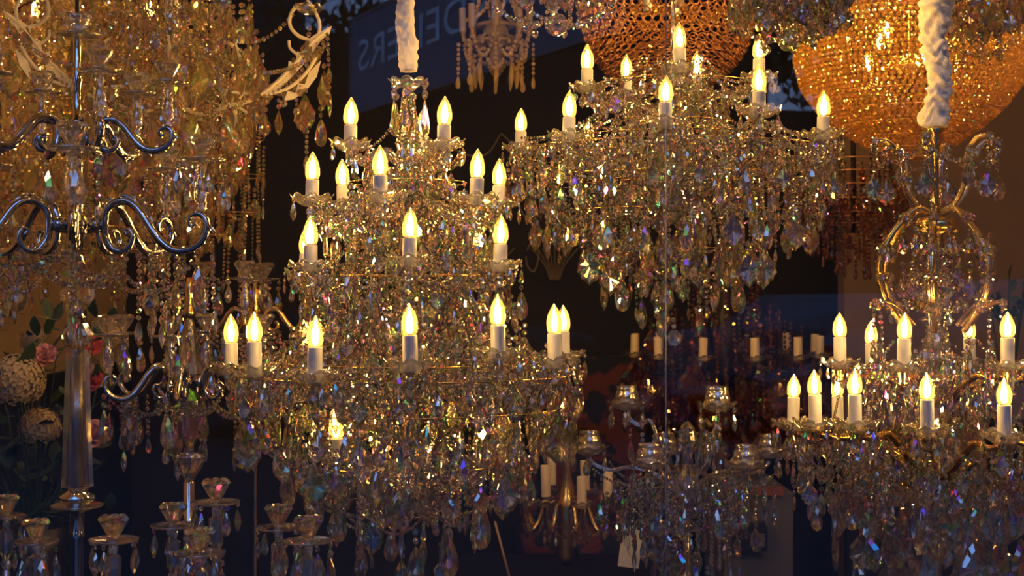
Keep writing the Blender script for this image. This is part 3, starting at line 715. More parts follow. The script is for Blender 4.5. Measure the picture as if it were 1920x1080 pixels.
# ================================================================== cream ironwork chandelier, upper left
def iron_chandelier():
    Y = 3.95; s = Y / FPX; cx = 320
    root = thing('ironwork_chandelier', 'cream painted ironwork chandelier with leaf scroll arms, hung thick with crystals', 'chandelier', ((cx - 960) * s, Y, CZ))
    rig = Rig(root, 'champagne'); L = lambda py: (540 - py) * s
    column(root, [(.015, L(250)), (.03, L(230)), (.02, L(190)), (.04, L(150)), (.02, L(100)), (.01, L(-60))], 'column', 'whiteiron', 14)
    def arm():
        m = MB(); m_ = lambda pts, r: m.tube(spline([(x * s, 0, L(y)) for x, y in pts], 6), r, 8)
        m_([(20, 200), (60, 215), (110, 200), (150, 190), (190, 165), (235, 122), (268, 82), (300, 56)], .0055)
        m_([(60, 160), (110, 172), (170, 178), (220, 168), (255, 140), (278, 105)], .005)
        m_([(105, 190), (122, 215), (120, 245), (98, 255), (78, 238), (84, 218), (98, 214)], .0045)
        m_([(120, 195), (145, 215), (150, 245), (135, 268), (112, 272)], .0045)
        m_([(150, 165), (160, 140), (148, 112), (120, 88), (100, 78)], .0050)
        m_([(120, 150), (132, 130), (128, 100), (105, 76)], .0045)
        m_([(276, 80), (282, 50), (272, 22), (258, 4)], .0045)
        m_([(262, 78), (240, 68), (226, 50), (228, 28), (240, 14), (256, 10)], .0050)
        m_([(240, 105), (226, 92), (224, 78)], .004)
        # cut leaves along the arm, given real thickness
        lf = [(165, 182), (186, 174), (190, 158), (202, 162), (210, 140), (220, 146), (224, 116), (236, 122), (240, 98), (252, 104), (258, 78), (276, 66), (304, 52), (300, 66), (284, 78), (266, 104), (250, 124), (228, 148), (206, 170), (184, 184)]
        n = len(lf); vs = [(x * s, -.002, L(y)) for x, y in lf] + [(x * s, .002, L(y)) for x, y in lf]
        m.add(vs, [tuple(range(n)), tuple(range(2 * n - 1, n - 1, -1))] + [(i, i + n, (i + 1) % n + n, (i + 1) % n) for i in range(n)])
        lf = [(215, 190), (222, 172), (236, 176), (242, 158), (254, 160), (262, 138), (284, 116), (276, 146), (256, 172), (232, 188)]
        n = len(lf); vs = [(x * s, -.002, L(y)) for x, y in lf] + [(x * s, .002, L(y)) for x, y in lf]
        m.add(vs, [tuple(range(n)), tuple(range(2 * n - 1, n - 1, -1))] + [(i, i + n, (i + 1) % n + n, (i + 1) % n) for i in range(n)])
        return fix_normals(m)
    A = arm(); D = dish_mb(.045, .02, 8)
    for i in range(5):
        a = R_(-3) + i * 2 * pi / 5
        rig.put(None, 'scroll_arm', A, RZ(a), 'whiteiron', False, .9)
        rig.put(None, 'drip_pan', D, RZ(a) @ T(262 * s, 0, L(30)), 'glass', True, .3)
        for dx, y0, ks in ((296, 62, ('string',)), (290, 120, ('leaf_l',)), (284, 200, ('pear_l',)), (255, 165, ('leaf_l',)), (258, 225, ('string',)), (232, 110, ('ball_s',)), (205, 185, ('leaf_m',)), (245, 150, ('ball_s',)), (160, 190, ('pear_m',)), (130, 262, ('leaf_l',)),
                           (180, 190, ('leaf_m',)), (276, 80, ('ball_s',)), (262, 50, ('leaf_m',)), (110, 215, ('string',)), (300, 150, ('spear_l',)), (238, 185, ('ball_s',)), (215, 170, ('ball_s',))):
            rig.drop(random.choice(ks), dx * s * cos(a), dx * s * sin(a), L(y0), None, 1.1)
        rig.swag((296 * s * cos(a), 296 * s * sin(a), L(70)), (180 * s * cos(a), 180 * s * sin(a), L(180)), .03, .016)
        rig.swag((230 * s * cos(a), 230 * s * sin(a), L(30)), (100 * s * cos(a), 100 * s * sin(a), L(60)), .05, .014)
        b = a + 2 * pi / 5
        rig.swag((290 * s * cos(a), 290 * s * sin(a), L(90)), (290 * s * cos(b), 290 * s * sin(b), L(90)), .10, .014)
        rig.swag((150 * s * cos(a), 150 * s * sin(a), L(180)), (150 * s * cos(b), 150 * s * sin(b), L(180)), .06, .012)
    for R, py, n, ks in ((60, -10, 16, ('string', 'leaf_m')), (110, -20, 26, ('string', 'leaf_m')), (150, 0, 26, ('string', 'pear_l', 'leaf_m')), (110, 60, 24, ('string', 'leaf_m')), (160, 60, 26, ('leaf_m', 'pear_l')), (60, 60, 16, ('long',)),
                         (170, 110, 26, ('leaf_m', 'string', 'leaf_l')), (120, 130, 26, ('long', 'leaf_m')), (80, 150, 20, ('long', 'string')), (150, 200, 26, ('leaf_l', 'string')), (100, 220, 22, ('long', 'leaf_m', 'string')),
                         (60, 240, 16, ('long', 'leaf_l')), (120, 270, 18, ('leaf_l', 'long')), (80, 300, 16, ('long', 'leaf_l')), (40, 320, 10, ('long',)), (90, 350, 14, ('string', 'leaf_l')), (50, 380, 9, ('string', 'pear_l'))):
        ring_drops(rig, ks, R * s, L(py), n, random.random() * 6, 1.1, 1.2, dz=.03)
    rig.flush()
iron_chandelier()

# ================================================================== curtain chandelier behind the silver candelabra
def curtain_chandelier(cx, Y, R0, py0, label, rows, mat='champagne', name='crystal_curtain_chandelier', nb=None, hue=None):
    s = Y / FPX
    root = thing(name, label, 'chandelier', ((cx - 960) * s, Y, CZ))
    rig = Rig(root, mat); L = lambda py: (540 - py) * s
    for R, py, n, ks, sc in rows:
        ring_drops(rig, ks, R * s, L(py), n, random.random() * 6, sc, 1.2, dz=.035)
        m = MB(); m.tube([(R * s * cos(2 * pi * i / 40), R * s * sin(2 * pi * i / 40), L(py)) for i in range(41)], .0010, 6)
        rig.put(None, 'frame_ring', m, Matrix.Identity(4), 'gold', True, .2)
    column(root, [(.008, L(rows[-1][1])), (.008, L(py0))], 'centre_rod', 'brass', 10)
    return root, rig, L, s
root, rig, L, s = curtain_chandelier(175, 4.85, 0, -80, 'huge golden crystal curtain chandelier hanging behind the silver scroll candelabra',
    [(R, py, n, ks, 1.25) for R, py, n, ks in (
     (70, -40, 16, ('string', 'leaf_m')), (140, -40, 34, ('string', 'leaf_m')), (200, -20, 46, ('string', 'leaf_m')), (240, 10, 52, ('string', 'leaf_m')),
     (120, 40, 30, ('string', 'pear_l')), (180, 50, 42, ('string', 'leaf_m')), (235, 80, 52, ('string', 'pear_l')), (200, 120, 44, ('string', 'leaf_m')), (140, 120, 34, ('string', 'long')),
     (225, 170, 48, ('string', 'leaf_m')), (180, 190, 40, ('long', 'leaf_m')), (120, 200, 28, ('long', 'string')), (215, 230, 44, ('string', 'long')), (170, 270, 36, ('long', 'leaf_m')), (120, 290, 26, ('long', 'string')), (200, 310, 36, ('string', 'leaf_l')),
     (160, 370, 30, ('long', 'string')), (110, 390, 22, ('long', 'leaf_m')), (170, 430, 22, ('long', 'pear_l')), (120, 470, 16, ('long', 'string')), (60, 480, 10, ('long', 'string')))])
for q, (aa, yy) in enumerate(((0, 20), (2.2, 60), (4.1, 20), (5.2, 90))):      # dark iron arms showing among the crystals
    m = MB(); m.tube(spline([(x * s, 0, L(y + yy - 20)) for x, y in ((60, -40), (120, 20), (180, 58), (240, 58), (262, 30), (268, -40))], 6), .0075, 10)
    rig.put(None, 'iron_arm', m, RZ(aa - .3), 'darkmetal', True, .5)
for i in range(6):      # lamps inside
    a = i * 2 * pi / 6
    candle(root, .20 * cos(a), .20 * sin(a), L(60 + 120 * (i % 3)), .05)
rig.flush()
root, rig, L, s = curtain_chandelier(425, 4.62, 0, 200, 'slim crystal curtain pendant hanging just left of the tall tiered chandelier',
    [(R, py, n, ks, 1.1) for R, py, n, ks in ((45, 230, 12, ('long', 'string')), (70, 260, 16, ('long', 'string')), (70, 330, 14, ('long', 'leaf_m')), (40, 340, 10, ('long', 'string')), (60, 400, 12, ('long', 'pear_l')), (30, 440, 6, ('long', 'string')))])
rig.flush()

# ================================================================== silver scroll candelabra (standing), left
def scroll_arm_mb(s, L):
    """S scroll with curled ends, drawn in the plane of the arm; offsets are (radius, height) in photo pixels at the column"""
    m = MB()
    main = [(96, 442), (90, 433), (99, 430), (106, 443), (102, 458), (88, 470), (70, 468), (56, 450), (52, 425), (54, 402), (64, 385), (84, 377), (104, 382), (122, 400), (142, 430), (162, 455), (184, 469), (210, 469), (232, 458), (246, 437), (246, 415), (234, 402), (219, 404), (212, 416), (218, 426), (226, 420)]
    P = spline([(x * s, 0, L(y)) for x, y in main], 5)
    n = len(P); r = [.0025 + .0065 * min(1, min(i, n - 1 - i) / (n * .28)) for i in range(n)]
    m.tube(P, r, 12, .10, .05)
    m.tube(spline([(24 * s, 0, L(422)), (40 * s, 0, L(422)), (56 * s, 0, L(422))], 3), .006, 10)
    m.lathe([(.010, -.012), (.016, -.006), (.016, .006), (.010, .012)], 16, T(34 * s, 0, L(422)) @ RY(pi / 2))
    m.tube(spline([(240 * s, 0, L(420)), (256 * s, 0, L(428)), (262 * s, 0, L(436)), (258 * s, 0, L(430))], 4), .0028, 8)   # hook
    m.tube(spline([(120 * s, 0, L(395)), (104 * s, 0, L(372)), (80 * s, 0, L(366))], 4), [.005] * 5 + [.004] * 3 + [.002], 8)
    m.tube(spline([(175 * s, 0, L(462)), (186 * s, 0, L(480)), (190 * s, 0, L(490))], 4), [.005] * 4 + [.0035] * 4 + [.001], 8)
    return fix_normals(m)
CUPG = MB()
CUPG.lathe([(.007, 0), (.010, .007), (.015, .013), (.031, .040), (.026, .047), (.016, .048), (.012, .040)], 14, cap=True, mod=lambda r, z, a: (r, z + (.0014 * cos(7 * a) if z > .03 else 0))); fix_normals(CUPG)
PLATE = MB(); PLATE.lathe([(.004, 0), (.03, -.002), (.047, .002), (.050, .006), (.047, .006), (.03, .003), (.004, .006)], 28); fix_normals(PLATE)
STEM = MB(); STEM.lathe([(.004, -.085), (.009, -.080), (.005, -.074), (.012, -.066), (.012, -.030), (.006, -.024), (.010, -.014), (.005, 0)], 14); fix_normals(STEM)
def scroll_candelabra(cx, Y, py_arm, scale, label, azs, upper=True, metal='chrome', base=True):
    s = Y / FPX; k = scale
    root = thing('scroll_candelabra', label, 'candelabra', ((cx - 960) * s, Y, CZ))
    rig = Rig(root); L = lambda py: (540 - py) * s
    off = py_arm - 422
    L2 = lambda y: L(422 + off + (y - 422) * k)
    A = scroll_arm_mb(s * k, L2)
    for a in azs:
        rig.put(None, 'scroll_arm', A, RZ(a), metal, True, .8)
        x, y = 236 * s * k * cos(a), 236 * s * k * sin(a); zt = L2(398)
        rig.put(None, 'candle_stem', STEM, T(x, y, zt + .10) @ Matrix.Scale(1.15, 4), 'glass', True, .3)
        rig.put(None, 'drip_pan', PLATE, T(x, y, zt + .10) @ Matrix.Scale(1.0, 4), 'glass', True, .3)
        rig.put(None, 'candle_cup', CUPG, T(x, y, zt + .104), 'glass', False, .3)
        for i in range(4): 
            b = i * pi / 2 + .5
            rig.drop(random.choice(('pear_l', 'string', 'pear_m')), x + .046 * cos(b), y + .046 * sin(b), zt + .10)
        for q in range(5): rig.drop(random.choice(('string', 'long', 'pear_l')), (250 - 22 * q) * s * k * cos(a) + random.uniform(-.01, .01), (250 - 22 * q) * s * k * sin(a) + random.uniform(-.01, .01), L2(446 + 8 * min(q, 2) + random.uniform(0, 14)), None, 1.25)
        rig.drop('pear_l', 188 * s * k * cos(a), 188 * s * k * sin(a), L2(490), None, 1.1)
    for i, a in enumerate(azs):
        b = azs[(i + 1) % len(azs)]
        rig.swag((100 * s * k * cos(a), 100 * s * k * sin(a), L2(470)), (100 * s * k * cos(b), 100 * s * k * sin(b), L2(470)), .07 * k, .013)
        rig.swag((60 * s * k * cos(a), 60 * s * k * sin(a), L2(470)), (240 * s * k * cos(a), 240 * s * k * sin(a), L2(455)), .09 * k, .012)
    return root, rig, L, L2, s
AZ = [R_(-2), R_(62), R_(118), R_(178), R_(-118), R_(-58)]
root, rig, L, L2, s = scroll_candelabra(145, 2.85, 422, 1.0, 'tall silver candelabra with scroll arms and a tapered glass column at the left', [R_(-4), R_(-150), R_(150), R_(60), R_(-75)])
# upper ring of smaller scrolls
UA = scroll_arm_mb(s * .72, lambda y: L(252 + (y - 422) * .62))
for a in (R_(0), R_(-135), R_(-165), R_(130), R_(65), R_(-60)):
    rig.put(None, 'scroll_arm', UA, RZ(a), 'chrome', True, .8)
    x, y = 236 * s * .72 * cos(a), 236 * s * .72 * sin(a); zt = L(238)
    rig.put(None, 'candle_stem', STEM, T(x, y, zt + .085), 'glass', True, .3)
    rig.put(None, 'drip_pan', PLATE, T(x, y, zt + .085) @ Matrix.Scale(.9, 4), 'glass', True, .3)
    rig.put(None, 'candle_cup', CUPG, T(x, y, zt + .089) @ Matrix.Scale(.9, 4), 'glass', False, .3)
column(root, [(.009, L(300)), (.009, L(235)), (.014, L(232)), (.014, L(226)), (.009, L(222)), (.008, L(160)), (.011, L(150)), (.008, L(140)), (.008, L(75)), (.005, L(70))], 'upper_pole', 'chrome', 16)
m = MB(); m.merge(PLATE, T(0, 0, L(280)) @ Matrix.Scale(1.15, 4)); link('plate', m.mesh('plate', 'glass', True), root)
column(root, [(.032, L(240)), (.034, L(250)), (.032, L(276)), (.015, L(278))], 'collar', 'glass', 16, 1)
m = MB(); m.merge(CUPG, T(0, 0, L(70)) @ Matrix.Scale(1, 4)); m.merge(PLATE, T(0, 0, L(70))); link('top_cup', m.mesh('top_cup', 'glass', True), root)
column(root, [(.010, L(470)), (.012, L(440)), (.020, L(438)), (.020, L(405)), (.013, L(402)), (.012, L(380)), (.014, L(350)), (.010, L(345)), (.012, L(310)), (.010, L(285))], 'shaft', 'chrome', 18)
column(root, [(.010, L(585)), (.022, L(575)), (.036, L(555)), (.030, L(520)), (.016, L(495)), (.010, L(478))], 'crystal_knop', 'crystal', 10, 1)
column(root, [(.020, L(598)), (.014, L(590)), (.012, L(584))], 'metal_ring', 'chrome', 18)
column(root, [(.012, L(655)), (.028, L(642)), (.034, L(628)), (.020, L(606)), (.010, L(598))], 'crystal_knop', 'crystal', 9, 1)
column(root, [(.033, L(912)), (.031, L(880)), (.024, L(670)), (.020, L(655)), (.010, L(652))], 'tapered_glass_column', 'glass', 10, 1)
column(root, [(.0085, L(910)), (.0085, L(660))], 'inner_rod', 'chrome', 14)
column(root, [(.14, -1.5), (.14, -1.48), (.04, -1.46), (.013, -1.43), (.013, L(1010)), (.016, L(1004)), (.013, L(998)), (.014, L(962)), (.022, L(955)), (.022, L(945)), (.034, L(938)), (.036, L(930)), (.018, L(920)), (.018, L(912))], 'lower_pole', 'chrome', 20)
m = MB(); m.merge(PLATE, T(0, 0, L(952)) @ Matrix.Scale(1.05, 4)); link('plate', m.mesh('plate', 'glass', True), root)
rig.swag((-.16, -.12, L(480)), (-.02, -.02, L(470)), .03, .016); rig.swag((-.18, -.12, L(520)), (-.02, -.02, L(478)), .02, .015)
rig.drop('pear_l', -.122, -.16, L(590), 0, 1.6); rig.drop('string', -.122, -.16, L(512), 0, 1.25)
rig.flush()

root, rig, L, L2, s = scroll_candelabra(355, 3.7, 715, .62, 'smaller silver candelabra with faceted glass knops between the flowers and tiered chandelier', [R_(-20), R_(-160), R_(160), R_(30), R_(-90), R_(90)])
column(root, [(.040, L(700)), (.012, L(598)), (.008, L(596))], 'glass_cone', 'glass', 8, 1)
column(root, [(.010, L(600)), (.015, L(585)), (.008, L(570)), (.012, L(540)), (.006, L(520))], 'metal_collar', 'brass', 14)
column(root, [(.012, L(838)), (.030, L(815)), (.040, L(780)), (.034, L(750)), (.014, L(725)), (.010, L(702))], 'crystal_knop', 'crystal', 9, 1)
column(root, [(.012, L(900)), (.030, L(880)), (.044, L(858)), (.046, L(852)), (.014, L(848)), (.012, L(838))], 'plate', 'glass', 24)
column(root, [(.12, -1.5), (.12, -1.48), (.04, -1.46), (.016, -1.43), (.016, L(905)), (.010, L(900))], 'lower_pole', 'chrome', 18)
rig.flush()

root, rig, L, L2, s = scroll_candelabra(478, 4.1, 600, .42, 'gold lit candelabra half hidden behind the tall tiered chandelier, flared glass cup on top', [R_(175), R_(-5), R_(90), R_(-90)], metal='brass')
column(root, [(.10, -1.5), (.10, -1.48), (.03, -1.46), (.006, -1.43), (.006, L(600)), (.012, L(590)), (.014, L(545)), (.006, L(540)), (.005, L(528))], 'pole', 'brass', 14)
m = MB(); m.merge(CUPG, T(0, 0, L(528)) @ Matrix.Scale(.9, 4)); link('candle_cup', m.mesh('candle_cup', 'glass'), root)
m = MB(); m.merge(PLATE, T(0, 0, L(530)) @ Matrix.Scale(1.0, 4)); link('drip_pan', m.mesh('drip_pan', 'glass', True), root)
rig.flush()

# ================================================================== glass candlesticks along the bottom left
def candlestick(cx, py, Y, label, k=1.0, group=None):
    s = Y / FPX; z = CZ + (540 - py) * s
    base = .56; H_ = z - base
    t = thing('glass_candlestick', label, 'candlestick', ((cx - 960) * s, Y, base), group)
    h = H_ - .046 * k
    m = MB(); m.merge(CUPG, T(0, 0, h) @ Matrix.Scale(k, 4)); link('candle_cup', m.mesh('candle_cup', 'crystal'), t)
    m = MB(); m.merge(PLATE, T(0, 0, h - .004) @ Matrix.Scale(k, 4)); link('drip_pan', m.mesh('drip_pan', 'glass', True), t)
    m = MB(); m.lathe([(.055, 0), (.058, .004), (.054, .010), (.020, .022), (.010, .04), (.016, .06), (.010, .08), (.024, h - .24), (.030, h - .20), (.018, h - .15), (.008, h - .125), (.014, h - .11), (.008, h - .10), (.015, h - .085), (.016, h - .035), (.007, h - .028), (.010, h - .015), (.005, h - .004)], 12)
    link('stem', fix_normals(m).mesh('stem', 'glass'), t)
    rig = Rig(t)
    for i in range(6):
        a = i * pi / 3 + random.uniform(0, 1); rig.drop(random.choice(('pear_m', 'pear_m', 'pear_l')), .045 * k * cos(a), .045 * k * sin(a), h, a + pi / 2)
    rig.flush()
    return t
for cx, py, Y, lb in ((405, 900, 2.95, 'glass candlestick standing tallest, just left of the tiered chandelier drops'), (325, 945, 3.05, 'glass candlestick behind and left of the tallest one'),
                      (213, 968, 2.8, 'glass candlestick with flared faceted cup, alone beside the silver pole'), (375, 992, 2.75, 'glass candlestick lowest and nearest the window in the candlestick row'),
                      (522, 948, 3.0, 'glass candlestick under the left drops of the tiered chandelier, back one of two'), (578, 970, 2.8, 'glass candlestick under the left drops of the tiered chandelier, front one of two'),
                      (68, 975, 3.1, 'dark glass candlestick left of the silver candelabra pole'), (12, 930, 3.3, 'glass candlestick at the far left edge of the window')):
    candlestick(cx, py, Y, lb)

for cx, cy_, wx, wy, lb in ((-.56, 2.90, .52, .62, 'low dark stand under the glass candlesticks'), (-1.13, 3.2, .40, .44, 'small dark stand at the left edge under two candlesticks')):
    t = thing('display_stand', lb, 'table', (cx, cy_, 0))
    b = MB(); b.box((0, 0, .545), (wx, wy, .03)); link('tabletop', b.mesh('tabletop', 'darkmetal'), t)
    for x in (-1, 1):
        for y in (-1, 1): b = MB(); b.box((x * (wx / 2 - .03), y * (wy / 2 - .03), .265), (.03, .03, .53)); link('leg', b.mesh('leg', 'darkmetal'), t)

# ================================================================== flowers behind the silver candelabra
def flower(kind, mat, cxp, cyp, Y, rp, label, name, n=150, group=None):
    Y += .52; s = Y / FPX; c = W(cxp, cyp, Y); Rr = rp * s
    hd = None
    m = MB(); random.seed(int(cxp * 7 + cyp))
    if kind == 'hydrangea':
        for i in range(n):
            ph = math.acos(1 - 1.75 * (i + .5) / n); th = i * 2.39996
            d = Vector((sin(ph) * cos(th), sin(ph) * sin(th), cos(ph) * .9)); q = d.to_track_quat('Z', 'Y').to_matrix().to_4x4()
            w_ = Rr * .16
            for p in range(4):
                mat4 = T(*(d * Rr * random.uniform(.93, 1.05))) @ q @ RZ(p * pi / 2 + i) 
                m.add([(0, 0, 0), (w_ * .5, -w_ * .45, w_ * .25), (w_, -w_ * .3, w_ * .18), (w_ * 1.15, 0, w_ * .1), (w_, w_ * .3, w_ * .18), (w_ * .5, w_ * .45, w_ * .25), (w_ * .5, 0, w_ * .05)],
                      [(0, 1, 6), (1, 2, 6), (2, 3, 6), (3, 4, 6), (4, 5, 6), (5, 0, 6)], mat4)
        m.lathe([(Rr * .02, -Rr * .6)] + [(Rr * .9 * sin(x), -Rr * .85 * cos(x)) for x in (.8, 1.2, 1.6, 2.0, 2.5, 3.0)], 14)
    else:
        for ring, (cnt, tilt, sz) in enumerate(((7, 1.25, 1.0), (6, .95, .85), (5, .6, .7), (4, .3, .5))):
            for p in range(cnt):
                mat4 = RZ(2 * pi * p / cnt + ring * .6) @ RY(tilt) @ T(0, 0, 0)
                w_ = Rr * sz
                g = 5; vs = []; fs = []
                for a in range(g + 1):
                    for b_ in range(g + 1):
                        u = a / g; v = b_ / g * 2 - 1; ww = w_ * .55 * math.sqrt(max(0.02, sin(pi * (u * .86 + .07))))
                        vs.append((-.25 * w_ * (1 - (v * v)) * 0 + .18 * w_ * sin(u * 3) + .1 * w_ * v * v + random.uniform(-.02, .02) * w_, v * ww, u * w_))
                for a in range(g):
                    for b_ in range(g):
                        i0 = a * (g + 1) + b_; fs.append((i0, i0 + 1, i0 + g + 2, i0 + g + 1))
                m.add(vs, fs, RX(R_(55)) @ mat4)
    hd = t = link(name, m.mesh(name, mat, True), BOUQ, c - BOUQ.location)
    m = MB(); vb = VASE - c; m.tube(spline([(0, 0, -Rr * .3), (vb.x * .25, vb.y * .4, vb.z * .45), (vb.x * .8, vb.y, vb.z * .85), (vb.x, vb.y, vb.z)], 4), .003, 6); link('flower_stem', m.mesh('flower_stem', 'leaf', True), t)
    m = MB()
    for i in range(5):
        a = random.uniform(0, 6); l = Rr * random.uniform(1.0, 1.5)
        mt = RZ(a) @ RY(random.uniform(.4, 1.2)) @ T(0, 0, Rr * .4)
        vs = []; K = 7
        for j in range(K + 1):
            u = j / K; ww = l * .24 * sin(pi * u) ** .8
            vs += [(l * .15 * sin(2 * u), -ww, u * l), (l * .15 * sin(2 * u) - .1 * ww, 0, u * l), (l * .15 * sin(2 * u), ww, u * l)]
        fs = []
        for j in range(K): fs += [(3 * j, 3 * j + 1, 3 * j + 4, 3 * j + 3), (3 * j + 1, 3 * j + 2, 3 * j + 5, 3 * j + 4)]
        m.add(vs, fs, mt)
    link('leaves', m.mesh('leaves', 'leaf', True), t)
VASE = Vector((-1.46, 4.32, .72))
t = BOUQ = thing('flower_arrangement', 'arrangement of cream hydrangeas and coral roses with dark greenery, behind the silver candelabra', 'flower arrangement', (VASE.x, VASE.y, 0))
b = MB(); b.lathe([(.09, 0), (.10, .01), (.07, .10), (.10, .35), (.13, .62), (.10, .70), (.12, .78), (.115, .78), (.09, .70), (.09, .60)], 20); link('vase_body', b.mesh('vase_body', 'darkmetal', True), t)
b = MB(); random.seed(5)
for i in range(150):
    a = random.uniform(0, 6.28); rr_ = random.uniform(.03, .26); zz = random.uniform(.80, 1.42); l = random.uniform(.05, .09)
    mt = T(rr_ * cos(a), rr_ * sin(a) * .6, zz) @ RZ(random.uniform(0, 6)) @ RY(random.uniform(.2, 2.2))
    vs = []; K = 6
    for j in range(K + 1):
        u = j / K; ww = l * .26 * sin(pi * u) ** .8
        vs += [(l * .15 * sin(2 * u), -ww, u * l), (l * .15 * sin(2 * u) - .1 * ww, 0, u * l), (l * .15 * sin(2 * u), ww, u * l)]
    fs = []
    for j in range(K): fs += [(3 * j, 3 * j + 1, 3 * j + 4, 3 * j + 3), (3 * j + 1, 3 * j + 2, 3 * j + 5, 3 * j + 4)]
    b.add(vs, fs, mt)
    if i % 5 == 0: b.tube([(0, 0, .7), (rr_ * .5 * cos(a), rr_ * .3 * sin(a), zz - .1), (rr_ * cos(a), rr_ * sin(a) * .6, zz)], .002, 4)
link('greenery', b.mesh('greenery', 'leaf'), t)
flower('hydrangea', 'petal', 28, 715, 3.5, 54, 'large cream hydrangea head at the left edge under a hanging drop', 'hydrangea', 170)
flower('hydrangea', 'petal', 75, 800, 3.65, 38, 'dim cream hydrangea head below the large one', 'hydrangea', 110)
flower('hydrangea', 'petal', 200, 622, 3.9, 34, 'small cream hydrangea head right of the silver candelabra column', 'hydrangea', 100)
flower('rose', 'pinkpetal', 82, 668, 3.6, 26, 'pink rose between the large hydrangea and the silver column', 'rose')
flower('rose', 'redpetal', 168, 650, 3.58, 26, 'coral red rose right beside the glass column top', 'rose')
flower('rose', 'redpetal', 172, 716, 3.78, 24, 'coral red rose beside the middle of the glass column', 'rose')
flower('rose', 'pinkpetal', 178, 815, 3.6, 30, 'salmon pink rose beside the lower glass column', 'rose')
flower('hydrangea', 'petal', 66, 640, 3.95, 26, 'pale yellow hydrangea head half hidden against the warm wall', 'hydrangea', 90)
random.seed(21)

# ================================================================== golden bead basket, upper right
def bead_basket():
    Y = 4.5; s = Y / FPX; cx = 1706
    root = thing('beaded_basket_chandelier', 'huge golden basket chandelier of amber beads in rings, behind the ruched cord', 'chandelier', ((cx - 960) * s, Y, CZ))
    L = lambda py: (540 - py) * s
    def Rz(py):          # outline of the bowl in photo pixels
        pr = [(-120, 150), (-60, 185), (0, 207), (60, 213), (110, 212), (160, 200), (200, 172), (240, 128), (270, 84), (292, 40), (300, 8)]
        for (a, ra), (b, rb) in zip(pr, pr[1:]):
            if a <= py <= b: return ra + (rb - ra) * (py - a) / (b - a)
        return 5
    beads = MB(); wire = MB(); py = -100.0; row = 0
    while py < 298:
        R = Rz(py); n = max(5, int(2 * pi * R / 12.2))
        dR = (Rz(min(299, py + 3)) - Rz(max(-119, py - 3))) / 6
        tilt = math.atan2(1, -dR) if dR else pi / 2
        for i in range(n):
            a = 2 * pi * (i + .5 * (row % 2)) / n
            mt = T(R * s * cos(a), R * s * sin(a), L(py)) @ RZ(a - pi / 2) @ RX(random.uniform(-.12, .12) + (pi / 2 - tilt)) 
            beads.merge(BEADR, mt @ RZ(random.uniform(-.2, .2)) @ Matrix.Scale(10.2 * s * random.uniform(.88, 1.06), 4))
        if row % 4 == 0: wire.tube([(R * s * .985 * cos(2 * pi * i / 60), R * s * .985 * sin(2 * pi * i / 60), L(py + 4.6)) for i in range(61)], .0005, 4)
        py += 9.2 / math.sqrt(1 + dR * dR); row += 1
    o = link('bead_netting', beads.mesh('bead_netting', 'amber'), root)
    link('wire_rings', wire.mesh('wire_rings', 'gold', True), root)
    for i in range(7):
        a = i * 2 * pi / 7 + .3; candle(root, .13 * cos(a), .13 * sin(a), L(90 + 50 * (i % 2)), .012, mat='brass')
    m = MB(); m.lathe([(.004, L(190)), (.03, L(150)), (.10, L(130)), (.006, L(100)), (.006, L(-200))], 16); link('centre_rod', m.mesh('centre_rod', 'brass', True), root)
    rig = Rig(root, 'champagne')
    for R, py, n, ks in ((205, -40, 44, ('string', 'pear_l')), (150, -30, 24, ('string',))):
        ring_drops(rig, ks, (R + 12) * s, L(py), n, 0, 1.1)
    rig.flush()
bead_basket()

# ================================================================== copper ring globe behind the wide chandelier
def ring_globe():
    Y = 4.9; s = Y / FPX; cx = 1252; Rr = 165 * s
    root = thing('ring_globe_lamp', 'round copper lamp shade made of linked wire rings above the wide chandelier', 'lamp', ((cx - 960) * s, Y, CZ + (540 - 10) * s))
    rm = MB(); rr = 8.2 * s
    TOR = MB(); vs = []; fs = []; n1, n2 = 12, 5
    for i in range(n1):
        for j in range(n2):
            a = 2 * pi * i / n1; b = 2 * pi * j / n2; q = 1 + .13 * cos(b); vs.append((q * cos(a), .13 * sin(b) * 1.6, q * sin(a)))
    for i in range(n1):
        for j in range(n2):
            fs.append((i * n2 + j, ((i + 1) % n1) * n2 + j, ((i + 1) % n1) * n2 + (j + 1) % n2, i * n2 + (j + 1) % n2))
    TOR.add(vs, fs)
    bd = MB(); K = int(pi * Rr / (2 * rr * .93))
    for j in range(1, K):
        ph = pi * j / K; n = int(2 * pi * Rr * sin(ph) / (2.12 * rr))
        if n < 4: continue
        for i in range(n):
            a = 2 * pi * (i + .5 * (j % 2)) / n
            d = Vector((sin(ph) * cos(a), sin(ph) * sin(a), cos(ph)))
            mt = T(*(d * Rr)) @ RZ(a - pi / 2) @ RX(-(pi / 2 - ph)) 
            rm.merge(TOR, mt @ Matrix.Scale(rr, 4))
            if random.random() < .22: bd.merge(BEAD, mt @ Matrix.Scale(rr * 1.5, 4))
    link('wire_rings', rm.mesh('wire_rings', 'copper', True), root)
    link('amber_beads', bd.mesh('amber_beads', 'amber'), root)
    m = MB(); m.lathe([(.02, Rr * .6), (.025, Rr * .95), (.006, Rr), (.006, Rr + .6)], 12); link('lamp_stem', m.mesh('lamp_stem', 'brass', True), root)
    for i in range(3):
        a = i * 2 * pi / 3 + 1; candle(root, .07 * cos(a), .07 * sin(a), -.02, .05)
ring_globe()

